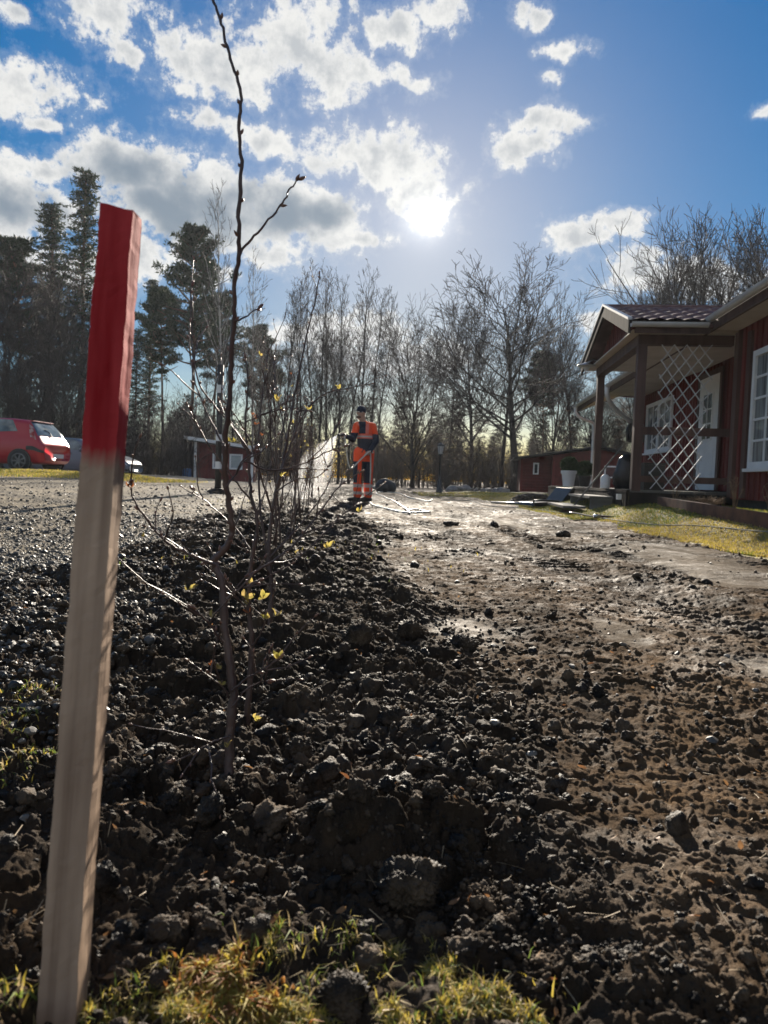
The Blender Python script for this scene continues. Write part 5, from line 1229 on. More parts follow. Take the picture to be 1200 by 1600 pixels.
# ------------------------------------------------------------------ cabin behind the house
def cabin():
    Yc = 32.0; p = at(812, 765, Yc); zc = EYE-(765-758)*Yc/1110-0.1
    root = empty('red_cabin', (p.x, Yc, zc-0.05), R(-8), 'small dark red cabin with a low black roof behind the deck', 'cabin')
    m = MB(); z1 = 1.30; 
    z = 0.0
    while z < 1.42: m.box(0, 4.4, 0, 3.0, z, z+0.125); z += 0.13
    m.prism([(0.003, 1.42), (4.397, 1.42), (4.397, 1.75), (3.3, 1.98), (0.003, 1.46)], 1, 0.003, 2.997)
    m.box(1.35, 4.4, -0.55, -0.001, 0.0, 1.42)
    m.prism([(1.353, 1.42), (4.397, 1.42), (4.397, 1.75), (3.3, 1.95), (1.353, 1.64)], 1, -0.547, -0.002)
    M_dred = material('dark_red_boards', (0.085, 0.014, 0.012), (0.14, 0.024, 0.02), rough=0.85, scale=5); m.build('wall', M_dred, root)
    m = MB(); m.prism([(-0.35, 1.42), (3.3, 2.03), (3.3, 2.11), (-0.35, 1.49)], 1, -0.9, 3.3); m.prism([(3.302, 2.03), (4.8, 1.70), (4.8, 1.78), (3.302, 2.11)], 1, -0.9, 3.3)
    m.build('roof', material('tar_roof', (0.015, 0.014, 0.014), (0.035, 0.033, 0.03), rough=0.5, scale=5), root)
    for x0, x1, z0, z1_, yy_ in ((0.55, 0.80, 0.78, 1.3, 0.0), (3.55, 4.15, 0.72, 1.25, -0.55)):
        m = MB(); t = 0.06; m.box(x0, x0+t, yy_-0.05, yy_-0.003, z0, z1_); m.box(x1-t, x1, yy_-0.05, yy_-0.003, z0, z1_); m.box(x0+t, x1-t, yy_-0.049, yy_-0.003, z0, z0+t); m.box(x0+t, x1-t, yy_-0.049, yy_-0.003, z1_-t, z1_)
        f = m.build('window', M_white, root); m = MB(); m.box(x0+t, x1-t, yy_-0.02, yy_-0.003, z0+t, z1_-t); m.build('pane', M_glass, f)
    for (xx_, yq) in ((0, -0.01), (1.35, -0.56), (4.3, -0.56)):
        m = MB(); m.box(xx_, xx_+0.1, yq-0.02, yq-0.001, 0, 1.40); m.build('corner_board', M_red, root)
    m = MB(); m.box(2.3, 2.95, -0.585, -0.552, 0.05, 1.38); dd = m.build('door', M_dark, root); m = MB(); m.tube([(2.85, -0.59, 0.7), (2.85, -0.63, 0.7), (2.78, -0.63, 0.7)], 0.012, 6); m.build('handle', M_metal, dd)
    for s in (1,): root.scale = (1.0, 1.0, 1.0)
cabin()
def shed():
    Ys = 34.0; p = at(301, 752, Ys); z0 = EYE-(752-738)*Ys/1110
    k = Ys/1110
    root = empty('small_red_shed', (p.x, Ys, z0), R(4), 'small red shed with a pale sloping roof and two windows, left of the sapling row', 'shed')
    W_ = 2.75
    m = MB(); m.box(0.15, W_, 0, 2.2, 0, 1.56); m.prism([(0.15, 1.562), (W_, 1.562), (W_, 1.60), (0.15, 1.86)], 1, 0.001, 2.199)
    x_ = 0.2
    while x_ < W_-0.05: m.box(x_, x_+0.05, -0.02, -0.001, 0.02, 1.55); x_ += 0.16
    m.build('wall', M_red, root)
    m = MB(); m.prism([(-0.35, 1.97), (W_+0.25, 1.60), (W_+0.25, 1.75), (-0.35, 2.12)], 1, -0.45, 2.5); m.build('roof', M_white, root)
    for xx_ in (0.05, W_-0.02):
        m = MB(); m.box(xx_, xx_+0.12, -0.06, -0.022, 0.0, 1.6 if xx_ > 1 else 1.88); m.build('corner_board', M_white, root)
    for x0 in (0.92, 1.72):
        m = MB(); x1 = x0+0.62; zz0, zz1, t = 0.62, 1.36, 0.08
        m.box(x0, x0+t, -0.06, -0.022, zz0, zz1); m.box(x1-t, x1, -0.06, -0.022, zz0, zz1); m.box(x0+t, x1-t, -0.059, -0.022, zz0, zz0+t); m.box(x0+t, x1-t, -0.059, -0.022, zz1-t, zz1)
        f = m.build('window', M_white, root); m = MB(); m.box(x0+t, x1-t, -0.04, -0.022, zz0+t, zz1-t); m.build('pane', material('pale_curtain_pane', (0.20, 0.26, 0.30), (0.34, 0.40, 0.44), rough=0.1, scale=3), f)
    p2 = at(292, 748, Ys-1.2); m = MB(); m.lathe([(0.17, 0), (0.19, 0.05), (0.2, 0.3), (0.19, 0.55), (0.17, 0.6), (0.12, 0.61)], 16)
    o = m.build('blue_barrel', material('blue_plastic', (0.02, 0.08, 0.20), (0.03, 0.12, 0.28), rough=0.4), loc=(p2.x, Ys-1.2, z0-0.02)); tag(o, 'small blue barrel standing at the left corner of the shed', 'barrel')
shed()
# pole with white bands
Yp = EYE*1110/(781-741)*0.94; p = at(340, 781, Yp); zt = at(343, 570, Yp).z; pz0 = float(Hd(p.x, Yp)[0])
root = empty('marker_pole', (p.x, Yp, pz0), 0, 'dark round pole with white bands standing at the edge of the gravel yard', 'pole')
Lp = zt-pz0; lean = at(345, 570, Yp).x-p.x; m = MB(); m.tube([(0, 0, -0.1), (lean/2, 0, Lp/2), (lean, 0, Lp)], 0.052, 14); m.build('shaft', material('dark_pole', (0.025, 0.023, 0.022), (0.06, 0.055, 0.05), rough=0.6, scale=10), root, smooth=True)
for py, hh in ((608, 0.13), (684, 0.11), (727, 0.12)):
    z = at(343, py, Yp).z-pz0; m = MB(); t = z/Lp; m.tube([(lean*t, 0, z-hh/2), (lean*t, 0, z+hh/2)], 0.0545, 14); m.build('white_band', M_white, root, smooth=False)
m = MB(); v, f = rockT(2, 0.2, 650); o = raw_mesh('earth_mound', v*np.array((0.2, 0.2, 0.09)), f, M_clod, parent=root)
# lamp post
Yl = 26.0; p = at(686, 768, Yl); zg = h1(p.x, Yl); L_ = at(690, 690, Yl).z-zg
root = empty('garden_lamp', (p.x, Yl, zg-0.03), 0, 'black garden lamp post with a white lantern in front of the wood', 'lamp post')
m = MB(); m.lathe([(0.12, 0), (0.13, 0.05), (0.07, 0.12), (0.075, 0.45), (0.045, 0.5), (0.04, 0.55), (0.032, L_-0.5), (0.05, L_-0.48), (0.03, L_-0.44)], 12); m.build('post', M_black, root, smooth=True)
lean = 0.0
m = MB(); m.lathe([(0.07, L_-0.42), (0.115, L_-0.14)], 6); m.build('lantern_glass', material('frosted', (0.6, 0.6, 0.6), (0.7, 0.7, 0.7), rough=0.3, trans=0.5), root)
m = MB(); m.lathe([(0.08, L_-0.445), (0.08, L_-0.422)], 6); m.lathe([(0.135, L_-0.138), (0.10, L_-0.07), (0.03, L_-0.03), (0.012, L_+0.03)], 6)
for k in range(6): a = k*math.pi/3; m.tube([(0.073*math.cos(a), 0.073*math.sin(a), L_-0.43), (0.12*math.cos(a), 0.12*math.sin(a), L_-0.135)], 0.006, 4)
m.build('lantern_frame', M_black, root)
# hoses
M_hose = material('pale_hose', (0.50, 0.50, 0.46), (0.62, 0.61, 0.56), rough=0.45, scale=5)
def hose(name, pts, r, label, nfill=8):
    P_ = []
    for (px, py) in pts:
        d = ray(px, py); t = -EYE/d.z
        for _ in range(12):
            x_, y_ = d.x*t, d.y*t; t = -(EYE-(h1(x_, y_)+0.02))/d.z
        P_.append((d.x*t, d.y*t))
    S = smooth_line([(a, b, 0) for a, b in P_], nfill); z = H(S[:, 0], S[:, 1])+Hd(S[:, 0], S[:, 1])*0
    zz = Hd(S[:, 0], S[:, 1]); zz = np.convolve(np.pad(zz, 2, 'edge'), np.ones(5)/5, 'valid'); S[:, 2] = zz+r*1.3
    return S
YP = 13.0
M_hose_r = 0.012
hs = hose('garden_hose', [(576, 783), (588, 791), (625, 798), (660, 800), (672, 799), (655, 795), (638, 797), (640, 799), (622, 787), (600, 776), (588, 771), (598, 768), (622, 770), (640, 778), (668, 783), (676, 780)], M_hose_r, '')
p = at(577, 783, YP)
hh = [tuple(at(577, 700, YP-0.1)), tuple(at(579, 706, YP-0.1)), tuple(at(579, 735, YP-0.1)), tuple(at(578, 768, YP-0.1))]
hs = np.concatenate([smooth_line(hh, 6), hs]); o0 = Vector(hs[-1]); m = MB(); m.tube(smooth_line(hs, 2)-np.array(o0), M_hose_r, 8)
o = m.build('garden_hose', M_hose, loc=o0, smooth=True); tag(o, 'pale hose dropping from the man and looping on the bare soil', 'hose')
hs = hose('garden_hose', [(690, 781), (712, 781), (735, 782), (762, 790), (790, 792), (830, 795), (865, 800), (910, 806), (960, 815), (1010, 822), (1080, 832), (1150, 842), (1215, 850)], 0.008, '')
o0 = Vector(hs[0]); m = MB(); m.tube(hs-np.array(o0), 0.0065, 8); o = m.build('garden_hose', material('dull_hose', (0.20, 0.20, 0.18), (0.30, 0.29, 0.26), rough=0.8, spec=0.1), loc=o0, smooth=True); tag(o, 'pale hose running along the lawn edge to the right', 'hose')
# ------------------------------------------------------------------ cars
def car(name, label, stations, L, W, color, paint_rough, glass_rows, wheels, loc, rz, feats, group=None):
    """stations: x, z_bottom, z_belt, z_top, half_belt, half_top  (x from the tail to the nose)"""
    root = empty(name, loc, rz, label, 'car', 'cars parked in the yard')
    S = np.array(stations, float); xs = np.linspace(S[0, 0], S[-1, 0], 90)
    cols_ = [np.interp(xs, S[:, 0], S[:, k]) for k in range(1, 6)]
    def sm(a):
        for _ in range(2): a = np.convolve(np.pad(a, 1, 'edge'), [0.25, 0.5, 0.25], 'valid')
        return a
    zb, zl, zt, hb, ht = [sm(c) for c in cols_]
    # ring from the bottom centre up the side to the roof centre
    def ring(i):
        b, l, t, h, w_ = zb[i], zl[i], zt[i], hb[i], ht[i]
        g = max(t-l, 0.001); wt = w_ if g > 0.12 else h*0.8
        return [(0, b), (h*0.86, b), (h*0.96, b+0.05), (h*1.0, b+(l-b)*0.35), (h*1.005, b+(l-b)*0.6), (h*0.985, b+(l-b)*0.85), (h*0.955, l),
                (h*0.955+(wt-h*0.955)*0.30, l+g*0.30), (h*0.955+(wt-h*0.955)*0.62, l+g*0.64), (wt*0.97, l+g*0.90), (wt*0.86, l+g*0.975), (wt*0.5, l+g*0.998), (0, t)]
    rings = np.array([ring(i) for i in range(90)])      # 90 x 13 x 2
    def P3(i, j, side, off=0.0):
        i = min(max(i, 0), 89); i0 = min(int(i), 88); fi = i-i0; j0 = min(int(j), 11); fj = j-j0
        r0 = rings[i0]*(1-fi)+rings[i0+1]*fi; q = r0[j0]*(1-fj)+r0[j0+1]*fj; x = xs[i0]*(1-fi)+xs[i0+1]*fi
        return np.array((x, side*q[0], q[1]))
    def N3(i, j, side):
        e = 0.4; a = P3(i+e, j, side)-P3(i-e, j, side); b = P3(i, min(j+e, 12), side)-P3(i, max(j-e, 0), side)
        n = -np.cross(a, b)*side; l = np.linalg.norm(n); return n/l if l > 1e-9 else np.array((0, 0, 1.0))
    m = MB(); V_ = []; F_ = []
    for i in range(90):
        full = [(y, z) for y, z in rings[i]]+[(-y, z) for y, z in rings[i][::-1][1:-1]]
        V_ += [(xs[i], y, z) for y, z in full]
    k = 24
    for i in range(89):
        for j in range(k): F_.append((i*k+j, i*k+(j+1) % k, (i+1)*k+(j+1) % k, (i+1)*k+j))
    F_.append(tuple(range(k))); F_.append(tuple(89*k+j for j in range(k))[::-1]); m.add(V_, F_)
    pm = material(name+'_paint', color, color, rough=paint_rough, scale=3); pm.node_tree.nodes['Principled BSDF'].inputs['Coat Weight'].default_value = 0.25; pm.node_tree.nodes['Principled BSDF'].inputs['Coat Roughness'].default_value = 0.08
    body = m.build('body', pm, root, smooth=True)
    fx = lambda x: (x-xs[0])/(xs[-1]-xs[0])*89
    def patch(mb, corners, side, off=0.006, n=8):
        """corners (x, j) quad mapped on the shell"""
        c = np.array(corners, float); V_ = []; F_ = []
        for a in range(n+1):
            for b in range(n+1):
                u_, v_ = a/n, b/n; q = c[0]*(1-u_)*(1-v_)+c[1]*u_*(1-v_)+c[2]*u_*v_+c[3]*(1-u_)*v_
                i = fx(q[0]); V_.append(P3(i, q[1], side)+N3(i, q[1], side)*off)
        for a in range(n):
            for b in range(n): k = a*(n+1)+b; F_.append((k, k+1, k+n+2, k+n+1))
        mb.add(V_, F_)
    for nm, mt, quads, par in feats:
        mb = MB()
        for corners, side, off in quads: patch(mb, corners, side, off)
        mb.build(nm, mt, root, smooth=True)
    for x, r in wheels:
        for sd_ in (1, -1):
            y = (W/2-0.10)*sd_
            m = MB(); m.tube([(x, y-0.02*sd_+0.128*sd_, r), (x, y+0.131*sd_, r)], r*1.13, 24); m.build('wheel_arch', M_black, root)
            m = MB(); t_ = [(x, y-0.09, r), (x, y-0.075, r), (x, y+0.125 if sd_ > 0 else y+0.075, r)]
            m.tube([(x, y-0.10*1, r), (x, y-0.08, r), (x, y+0.08, r), (x, y+0.10, r)], [r*0.93, r, r, r*0.93], 28); wh = m.build('wheel', material('tyre', (0.012, 0.012, 0.012), (0.025, 0.025, 0.025), rough=0.8), root, smooth=True); wh.location.y = 0.045*sd_
            m = MB(); yo = y+0.104*sd_
            for k in range(7): a = k*2*math.pi/7; m.beam((x+0.04*math.cos(a), yo, r+0.04*math.sin(a)), (x+r*0.62*math.cos(a), yo, r+r*0.62*math.sin(a)), 0.045, 0.012, (0, 1, 0))
            m.tube([(x, yo-0.005*sd_, r), (x, yo+0.012*sd_, r)], 0.06, 14)
            n_ = 28; ring_ = [(x+r*0.66*math.cos(2*math.pi*q/n_), yo, r+r*0.66*math.sin(2*math.pi*q/n_)) for q in range(n_+1)]; m.tube(ring_, 0.018, 5)
            m.build('rim', M_rim, wh)
    return root, body, patch
M_rim = material('wheel_rim', (0.10, 0.10, 0.105), (0.2, 0.2, 0.2), rough=0.4, metallic=0.6)
M_cglass = material('car_glass', (0.05, 0.065, 0.07), (0.20, 0.25, 0.26), rough=0.04, scale=2.5, spec=0.8)
M_lamp_r = material('rear_light', (0.30, 0.02, 0.02), (0.45, 0.30, 0.28), rough=0.2, scale=9)
M_lampw = material('head_light', (0.45, 0.46, 0.48), (0.70, 0.72, 0.74), rough=0.15, scale=14)
M_plate = material('number_plate', (0.55, 0.56, 0.58), (0.6, 0.6, 0.62), rough=0.5)
# small red hatchback: tail at x=0, nose at x=3.8
st_red = [(0.00, 0.36, 0.70, 0.72, 0.60, 0.50), (0.03, 0.28, 0.72, 0.745, 0.74, 0.6), (0.10, 0.25, 0.80, 0.85, 0.78, 0.6), (0.18, 0.24, 0.92, 0.98, 0.79, 0.62), (0.30, 0.23, 0.95, 1.18, 0.80, 0.62), (0.46, 0.22, 0.95, 1.37, 0.815, 0.59), (0.62, 0.22, 0.94, 1.415, 0.82, 0.58),
          (1.1, 0.21, 0.92, 1.45, 0.825, 0.60), (1.8, 0.20, 0.90, 1.455, 0.825, 0.61), (2.3, 0.20, 0.89, 1.40, 0.825, 0.59), (2.65, 0.20, 0.89, 1.20, 0.82, 0.58), (3.0, 0.20, 0.88, 0.93, 0.80, 0.6), (3.4, 0.22, 0.78, 0.82, 0.76, 0.5), (3.68, 0.26, 0.66, 0.69, 0.68, 0.4), (3.8, 0.34, 0.55, 0.57, 0.55, 0.3)]
Yr = 19.8; pr_ = at(90, 735, Yr); zr = h1(pr_.x-0.8, Yr+0.5); rzr = R(175)
hd = Vector((math.cos(rzr), math.sin(rzr), 0)); lft = Vector((-math.sin(rzr), math.cos(rzr), 0))
S_ = 1
feats = [('side_window', M_cglass, [([(0.72, 7.0), (1.75, 6.7), (1.70, 9.1), (0.95, 9.0)], s, 0.006) for s in (1, -1)], None),
         ('side_window', M_cglass, [([(1.82, 6.7), (2.72, 6.7), (2.25, 9.0), (1.78, 9.1)], s, 0.006) for s in (1, -1)], None),
         ('rear_window', M_cglass, [([(0.185, 12), (0.47, 12), (0.47, 9.6), (0.19, 8.2)], s, 0.008) for s in (1, -1)], None),
         ('windscreen', M_cglass, [([(2.95, 12), (2.35, 12), (2.35, 9.6), (2.92, 7.5)], s, 0.007) for s in (1, -1)], None),
         ('rear_light', M_lamp_r, [([(0.17, 5.6), (0.33, 5.8), (0.46, 8.6), (0.33, 8.8)], s, 0.012) for s in (1, -1)], None),
         ('bumper_strip', M_black, [([(0.012, 3.6), (0.42, 3.6), (0.42, 4.2), (0.012, 4.2)], s, 0.02) for s in (1, -1)], None),
         ('door_strip', M_black, [([(1.15, 3.75), (2.75, 3.75), (2.75, 4.05), (1.15, 4.05)], s, 0.012) for s in (1, -1)], None),
         ('headlight', M_lampw, [([(3.35, 5.2), (3.62, 5.0), (3.55, 6.0), (3.25, 6.0)], s, 0.01) for s in (1, -1)], None)]
rc, rb, rp = car('red_hatchback', 'small red hatchback seen from behind at the left edge, parked behind the grass bank', st_red, 3.8, 1.65, (0.42, 0.010, 0.022), 0.3, None, [(0.60, 0.29), (3.0, 0.29)], (pr_.x, Yr, zr), rzr, feats)
m = MB(); m.box(-0.025, 0.0, -0.26, 0.26, 0.40, 0.51); m.build('number_plate', M_plate, rc)
m = MB(); m.tube([(0.16, 0.0, 0.985), (0.235, 0.03, 1.10), (0.27, 0.22, 1.16)], 0.009, 5); m.build('wiper', M_black, rc)
m = MB(); m.tube([(0.55, 0, 1.40), (0.40, 0, 1.66)], 0.006, 5); m.build('aerial', M_black, rc)
m = MB(); m.box(0.42, 0.52, -0.5, 0.5, 1.37, 1.395); m.build('spoiler', rb.data.materials[0], rc, bevel=0.01)
# grey saloon facing right
st_gr = [(0.0, 0.36, 0.72, 0.76, 0.62, 0.5), (0.06, 0.26, 0.88, 0.93, 0.78, 0.6), (0.5, 0.22, 0.97, 1.02, 0.86, 0.6), (0.9, 0.21, 0.96, 1.22, 0.885, 0.6), (1.4, 0.20, 0.94, 1.40, 0.89, 0.62), (2.0, 0.20, 0.92, 1.44, 0.89, 0.63), (2.6, 0.20, 0.90, 1.41, 0.89, 0.62), (3.05, 0.20, 0.90, 1.20, 0.885, 0.62), (3.45, 0.20, 0.90, 0.95, 0.87, 0.62),
         (3.9, 0.21, 0.80, 0.86, 0.84, 0.55), (4.25, 0.23, 0.68, 0.73, 0.76, 0.45), (4.42, 0.28, 0.58, 0.62, 0.62, 0.35), (4.46, 0.34, 0.5, 0.53, 0.52, 0.3)]
feats = [('side_window', M_cglass, [([(1.0, 6.8), (1.95, 6.7), (1.95, 9.1), (1.35, 9.0)], s, 0.006) for s in (1, -1)], None),
         ('side_window', M_cglass, [([(2.03, 6.7), (3.1, 6.7), (2.55, 9.0), (2.03, 9.1)], s, 0.006) for s in (1, -1)], None),
         ('rear_window', M_cglass, [([(0.62, 12), (1.25, 12), (1.25, 9.6), (0.7, 8.6)], s, 0.008) for s in (1, -1)], None),
         ('windscreen', M_cglass, [([(3.40, 12), (2.72, 12), (2.72, 9.6), (3.36, 7.5)], s, 0.008) for s in (1, -1)], None),
         ('headlight', M_lampw, [([(4.02, 5.3), (4.40, 4.8), (4.34, 5.9), (3.95, 6.2)], s, 0.012) for s in (1, -1)], None),
         ('lower_grille', M_black, [([(4.44, 2.4), (4.30, 2.4), (4.30, 3.2), (4.44, 3.2)], s, 0.012) for s in (1, -1)], None),
         ('rear_light', M_lamp_r, [([(0.04, 4.6), (0.22, 4.8), (0.22, 6.2), (0.05, 6.2)], s, 0.012) for s in (1, -1)], None)]
Yg = 25.0; pg = at(213, 740, Yg); rzg = R(-4); nose = Vector((math.cos(rzg), math.sin(rzg), 0))*4.46
zg_ = EYE-(749-731)*Yg/1110+0.02
gc_, gb, gp = car('grey_car', 'grey car with a sloping windscreen parked half hidden behind the stake', st_gr, 4.46, 1.8, (0.12, 0.145, 0.18), 0.35, None, [(0.85, 0.32), (3.6, 0.32)], (pg.x-nose.x, Yg-nose.y, zg_), rzg, feats)
for s in (1, -1):
    m = MB(); m.ellipsoid((2.95, s*0.98, 1.0), (0.06, 0.11, 0.075)); m.tube([(2.98, s*0.86, 0.95), (2.97, s*0.95, 0.98)], 0.02, 6); m.build('wing_mirror', gb.data.materials[0], gc_, smooth=True)

# ------------------------------------------------------------------ man watering
PY = 13.0; KM = 85.4
pf = at(565, 781, PY); z0m = float(Hd(pf.x, PY)[0]); zscale = 1.0
man = empty('person', (pf.x, PY, z0m), 0, 'man in orange and navy high-visibility workwear and a cap spraying water from a hose', 'person')
M_skin = material('skin', (0.42, 0.24, 0.17), (0.50, 0.30, 0.22), rough=0.55, scale=6)
M_navy = material('navy_cloth', (0.010, 0.014, 0.030), (0.022, 0.030, 0.055), rough=0.85, scale=12, bump=0.004, bscale=14)
M_orange = material('hivis_orange', (0.85, 0.075, 0.015), (0.95, 0.12, 0.02), rough=0.8, scale=6, bump=0.004, bscale=14)
M_refl = material('reflective_band', (0.62, 0.60, 0.58), (0.75, 0.73, 0.70), rough=0.4, scale=20)
M_orefl = material('orange_reflective', (0.85, 0.30, 0.22), (0.9, 0.38, 0.3), rough=0.5, scale=30)
M_boot = material('work_boot', (0.012, 0.011, 0.010), (0.03, 0.027, 0.025), rough=0.7, scale=10)
M_glove = material('work_glove', (0.02, 0.02, 0.022), (0.05, 0.05, 0.05), rough=0.8, scale=20)
J = dict(head=(-0.055, -0.03, 1.625), chin=(-0.09, -0.06, 1.53), neck=(-0.03, 0.0, 1.47), chest=(0.02, 0.0, 1.28), waist=(0.03, 0.0, 1.02), hip=(0.02, 0.0, 0.92),
         sR=(-0.13, -0.05, 1.385), eR=(-0.185, -0.16, 1.13), wR=(-0.31, -0.30, 1.17), sL=(0.165, 0.03, 1.385), eL=(0.225, -0.03, 1.12), wL=(0.12, -0.20, 0.90),
         hR=(-0.07, -0.03, 0.90), kR=(-0.085, -0.06, 0.49), aR=(-0.075, -0.02, 0.09), hL=(0.10, 0.03, 0.90), kL=(0.105, 0.01, 0.49), aL=(0.115, 0.05, 0.09))
J = {k: np.array(v) for k, v in J.items()}
def limb(m, pts, rads, sides=12, n=5):
    P_ = smooth_line(pts, n); r_ = np.interp(np.linspace(0, len(rads)-1, len(P_)), range(len(rads)), rads); m.tube(P_, r_, sides)
    for p, q in ((P_[0], r_[0]), (P_[-1], r_[-1])): m.ellipsoid(p, (q, q, q), 10, 6)
def remesh(o, vox, sm=4):
    r_ = o.modifiers.new('remesh', 'REMESH'); r_.mode = 'VOXEL'; r_.voxel_size = vox; r_.use_smooth_shade = True
    s = o.modifiers.new('smooth', 'SMOOTH'); s.iterations = sm; s.factor = 0.5
fac = np.array((-0.86, -0.50, 0)); fac /= np.linalg.norm(fac)      # the way he faces
sdv = np.array((-fac[1], fac[0], 0))
m = MB()
m.ellipsoid(J['head'], (0.078, 0.085, 0.108), 16, 12); limb(m, [J['head']+fac*0.01+np.array((0, 0, -0.05)), J['head']+fac*0.035+np.array((0, 0, -0.09))], [0.062, 0.045])
m.tube([J['head']+fac*0.075+np.array((0, 0, 0.02)), J['head']+fac*0.098+np.array((0, 0, -0.018)), J['head']+fac*0.08+np.array((0, 0, -0.03))], [0.010, 0.014, 0.010], 8)   # nose
for s in (1, -1): m.ellipsoid(J['head']+sdv*s*0.078+np.array((0, 0, -0.01)), (0.014, 0.014, 0.03), 8, 6)
limb(m, [J['neck']+np.array((0.01, 0, -0.05)), J['head']+np.array((0.01, 0, -0.05))], [0.062, 0.056])
limb(m, [J['chest']+np.array((0, 0, 0.09)), J['chest'], J['waist'], J['hip']], [0.080, 0.112, 0.105, 0.12], 16)
for s, e, w_ in (('sR', 'eR', 'wR'), ('sL', 'eL', 'wL')): limb(m, [J[s], J[e]], [0.050, 0.042]); limb(m, [J[e], J[w_]], [0.042, 0.028])
for h, k, a in (('hR', 'kR', 'aR'), ('hL', 'kL', 'aL')): limb(m, [J[h], J[k]], [0.085, 0.056]); limb(m, [J[k], (J[k]*0.6+J[a]*0.4), J[a]], [0.054, 0.056, 0.036])
# hands: palm, four unequal fingers curled round what they hold, and a thumb
def hand(m, w_, dirv, around, up_=np.array((0, 0, 1.0))):
    d = dirv/np.linalg.norm(dirv); s = np.cross(d, around); s /= np.linalg.norm(s)
    palm = w_+d*0.045; m.ellipsoid(palm, (0.040, 0.036, 0.036), 10, 8)
    for k, ln in enumerate((0.026, 0.030, 0.028, 0.022)):
        o_ = palm+d*0.025+around*(0.028-0.019*k); p1 = o_+d*ln+s*0.004; p2 = p1+s*0.026-d*0.004; p3 = p2-d*0.020+s*0.006
        m.tube([o_, p1, p2, p3], [0.0095, 0.009, 0.0085, 0.007], 7)
    t0 = w_+d*0.025+around*0.032; t1 = t0+around*0.016+d*0.028+s*0.01; t2 = t1+d*0.018+s*0.018-around*0.008; m.tube([t0, t1, t2], [0.012, 0.010, 0.0085], 7)
gripR = np.array((-0.355, -0.35, 1.185)); 
hand(m, J['wR'], np.array((-0.7, -0.6, 0.15)), np.array((0.2, -0.1, 0.97)))
hand(m, J['wL'], np.array((-0.5, -0.6, -0.4)), np.array((0.5, -0.1, 0.86)))
body = m.build('body', M_skin, man, smooth=True); remesh(body, 0.0085, 3)
# jacket: sleeves orange above, navy below; bands by height
def band_mat(name, build):
    mt = bpy.data.materials.new(name); mt.use_nodes = True; t = mt.node_tree; b = t.nodes['Principled BSDF']; b.inputs['Roughness'].default_value = 0.85
    co = t.nodes.new('ShaderNodeTexCoord'); sp_ = t.nodes.new('ShaderNodeSeparateXYZ'); t.links.new(co.outputs['Object'], sp_.inputs[0])
    n = t.nodes.new('ShaderNodeTexNoise'); n.inputs['Scale'].default_value = 11; t.links.new(co.outputs['Object'], n.inputs['Vector'])
    bp = t.nodes.new('ShaderNodeBump'); bp.inputs['Distance'].default_value = 0.02; bp.inputs['Strength'].default_value = 0.6; t.links.new(n.outputs['Fac'], bp.inputs['Height']); t.links.new(bp.outputs[0], b.inputs['Normal'])
    def rng_(axis, lo, hi):
        a = t.nodes.new('ShaderNodeMath'); a.operation = 'GREATER_THAN'; t.links.new(sp_.outputs[axis], a.inputs[0]); a.inputs[1].default_value = lo
        c = t.nodes.new('ShaderNodeMath'); c.operation = 'LESS_THAN'; t.links.new(sp_.outputs[axis], c.inputs[0]); c.inputs[1].default_value = hi
        d = t.nodes.new('ShaderNodeMath'); d.operation = 'MULTIPLY'; t.links.new(a.outputs[0], d.inputs[0]); t.links.new(c.outputs[0], d.inputs[1]); return d.outputs[0]
    def mul(a, c):
        d = t.nodes.new('ShaderNodeMath'); d.operation = 'MULTIPLY'; t.links.new(a, d.inputs[0]); t.links.new(c, d.inputs[1]); return d.outputs[0]
    def layer(base, f, colr):
        x = t.nodes.new('ShaderNodeMix'); x.data_type = 'RGBA'; t.links.new(f, x.inputs[0])
        if isinstance(base, tuple): x.inputs[6].default_value = (*base, 1)
        else: t.links.new(base, x.inputs[6])
        x.inputs[7].default_value = (*colr, 1); return x.outputs[2]
    t.links.new(build(rng_, mul, layer), b.inputs['Base Color']); return mt
OR = (0.95, 0.10, 0.025); NV = (0.014, 0.019, 0.036); RF = (0.80, 0.20, 0.14); RW = (0.55, 0.45, 0.42)
def jb(r_, mul, lay):
    c = lay(NV, r_(2, 1.155, 2), OR)                                   # torso orange above the chest band
    c = lay(c, mul(r_(2, 1.235, 1.46), r_(0, -0.10, 0.035)), NV)        # navy chest panel between the straps
    c = lay(c, mul(r_(2, 1.235, 1.42), r_(0, -0.140, -0.085)), RF); c = lay(c, mul(r_(2, 1.235, 1.42), r_(0, 0.035, 0.095)), RF)
    c = lay(c, mul(r_(2, 1.150, 1.225), r_(0, -0.4, 0.165)), RF); c = lay(c, mul(r_(2, 1.172, 1.200), r_(0, -0.4, 0.165)), RW); return c
m = MB()
limb(m, [J['neck']+np.array((0.015, 0, -0.035)), J['chest']+np.array((0, 0, 0.07)), J['chest'], J['waist'], J['waist']+np.array((-0.005, 0, -0.10))], [0.070, 0.115, 0.150, 0.142, 0.156], 18)
limb(m, [J['sR']*0.6+J['sL']*0.4, J['sR']], [0.085, 0.066]); limb(m, [J['sR']*0.4+J['sL']*0.6, J['sL']], [0.085, 0.066])
o = m.build('work_shirt', band_mat('shirt_bands', jb), man, smooth=True); remesh(o, 0.011, 5)
for s, e, w_ in (('sR', 'eR', 'wR'), ('sL', 'eL', 'wL')):
    zc = (J[s][2]*0.45+J[e][2]*0.55)
    m = MB(); limb(m, [J[s]-np.array((0, 0, 0.012)), J[e]], [0.070, 0.058]); limb(m, [J[e], J[e]*0.12+J[w_]*0.88], [0.060, 0.043])
    o = m.build('sleeve', band_mat('sleeve_bands', lambda r_, mul, lay, zc=zc: lay(NV, r_(2, zc, 3), OR)), man, smooth=True); remesh(o, 0.010, 3)
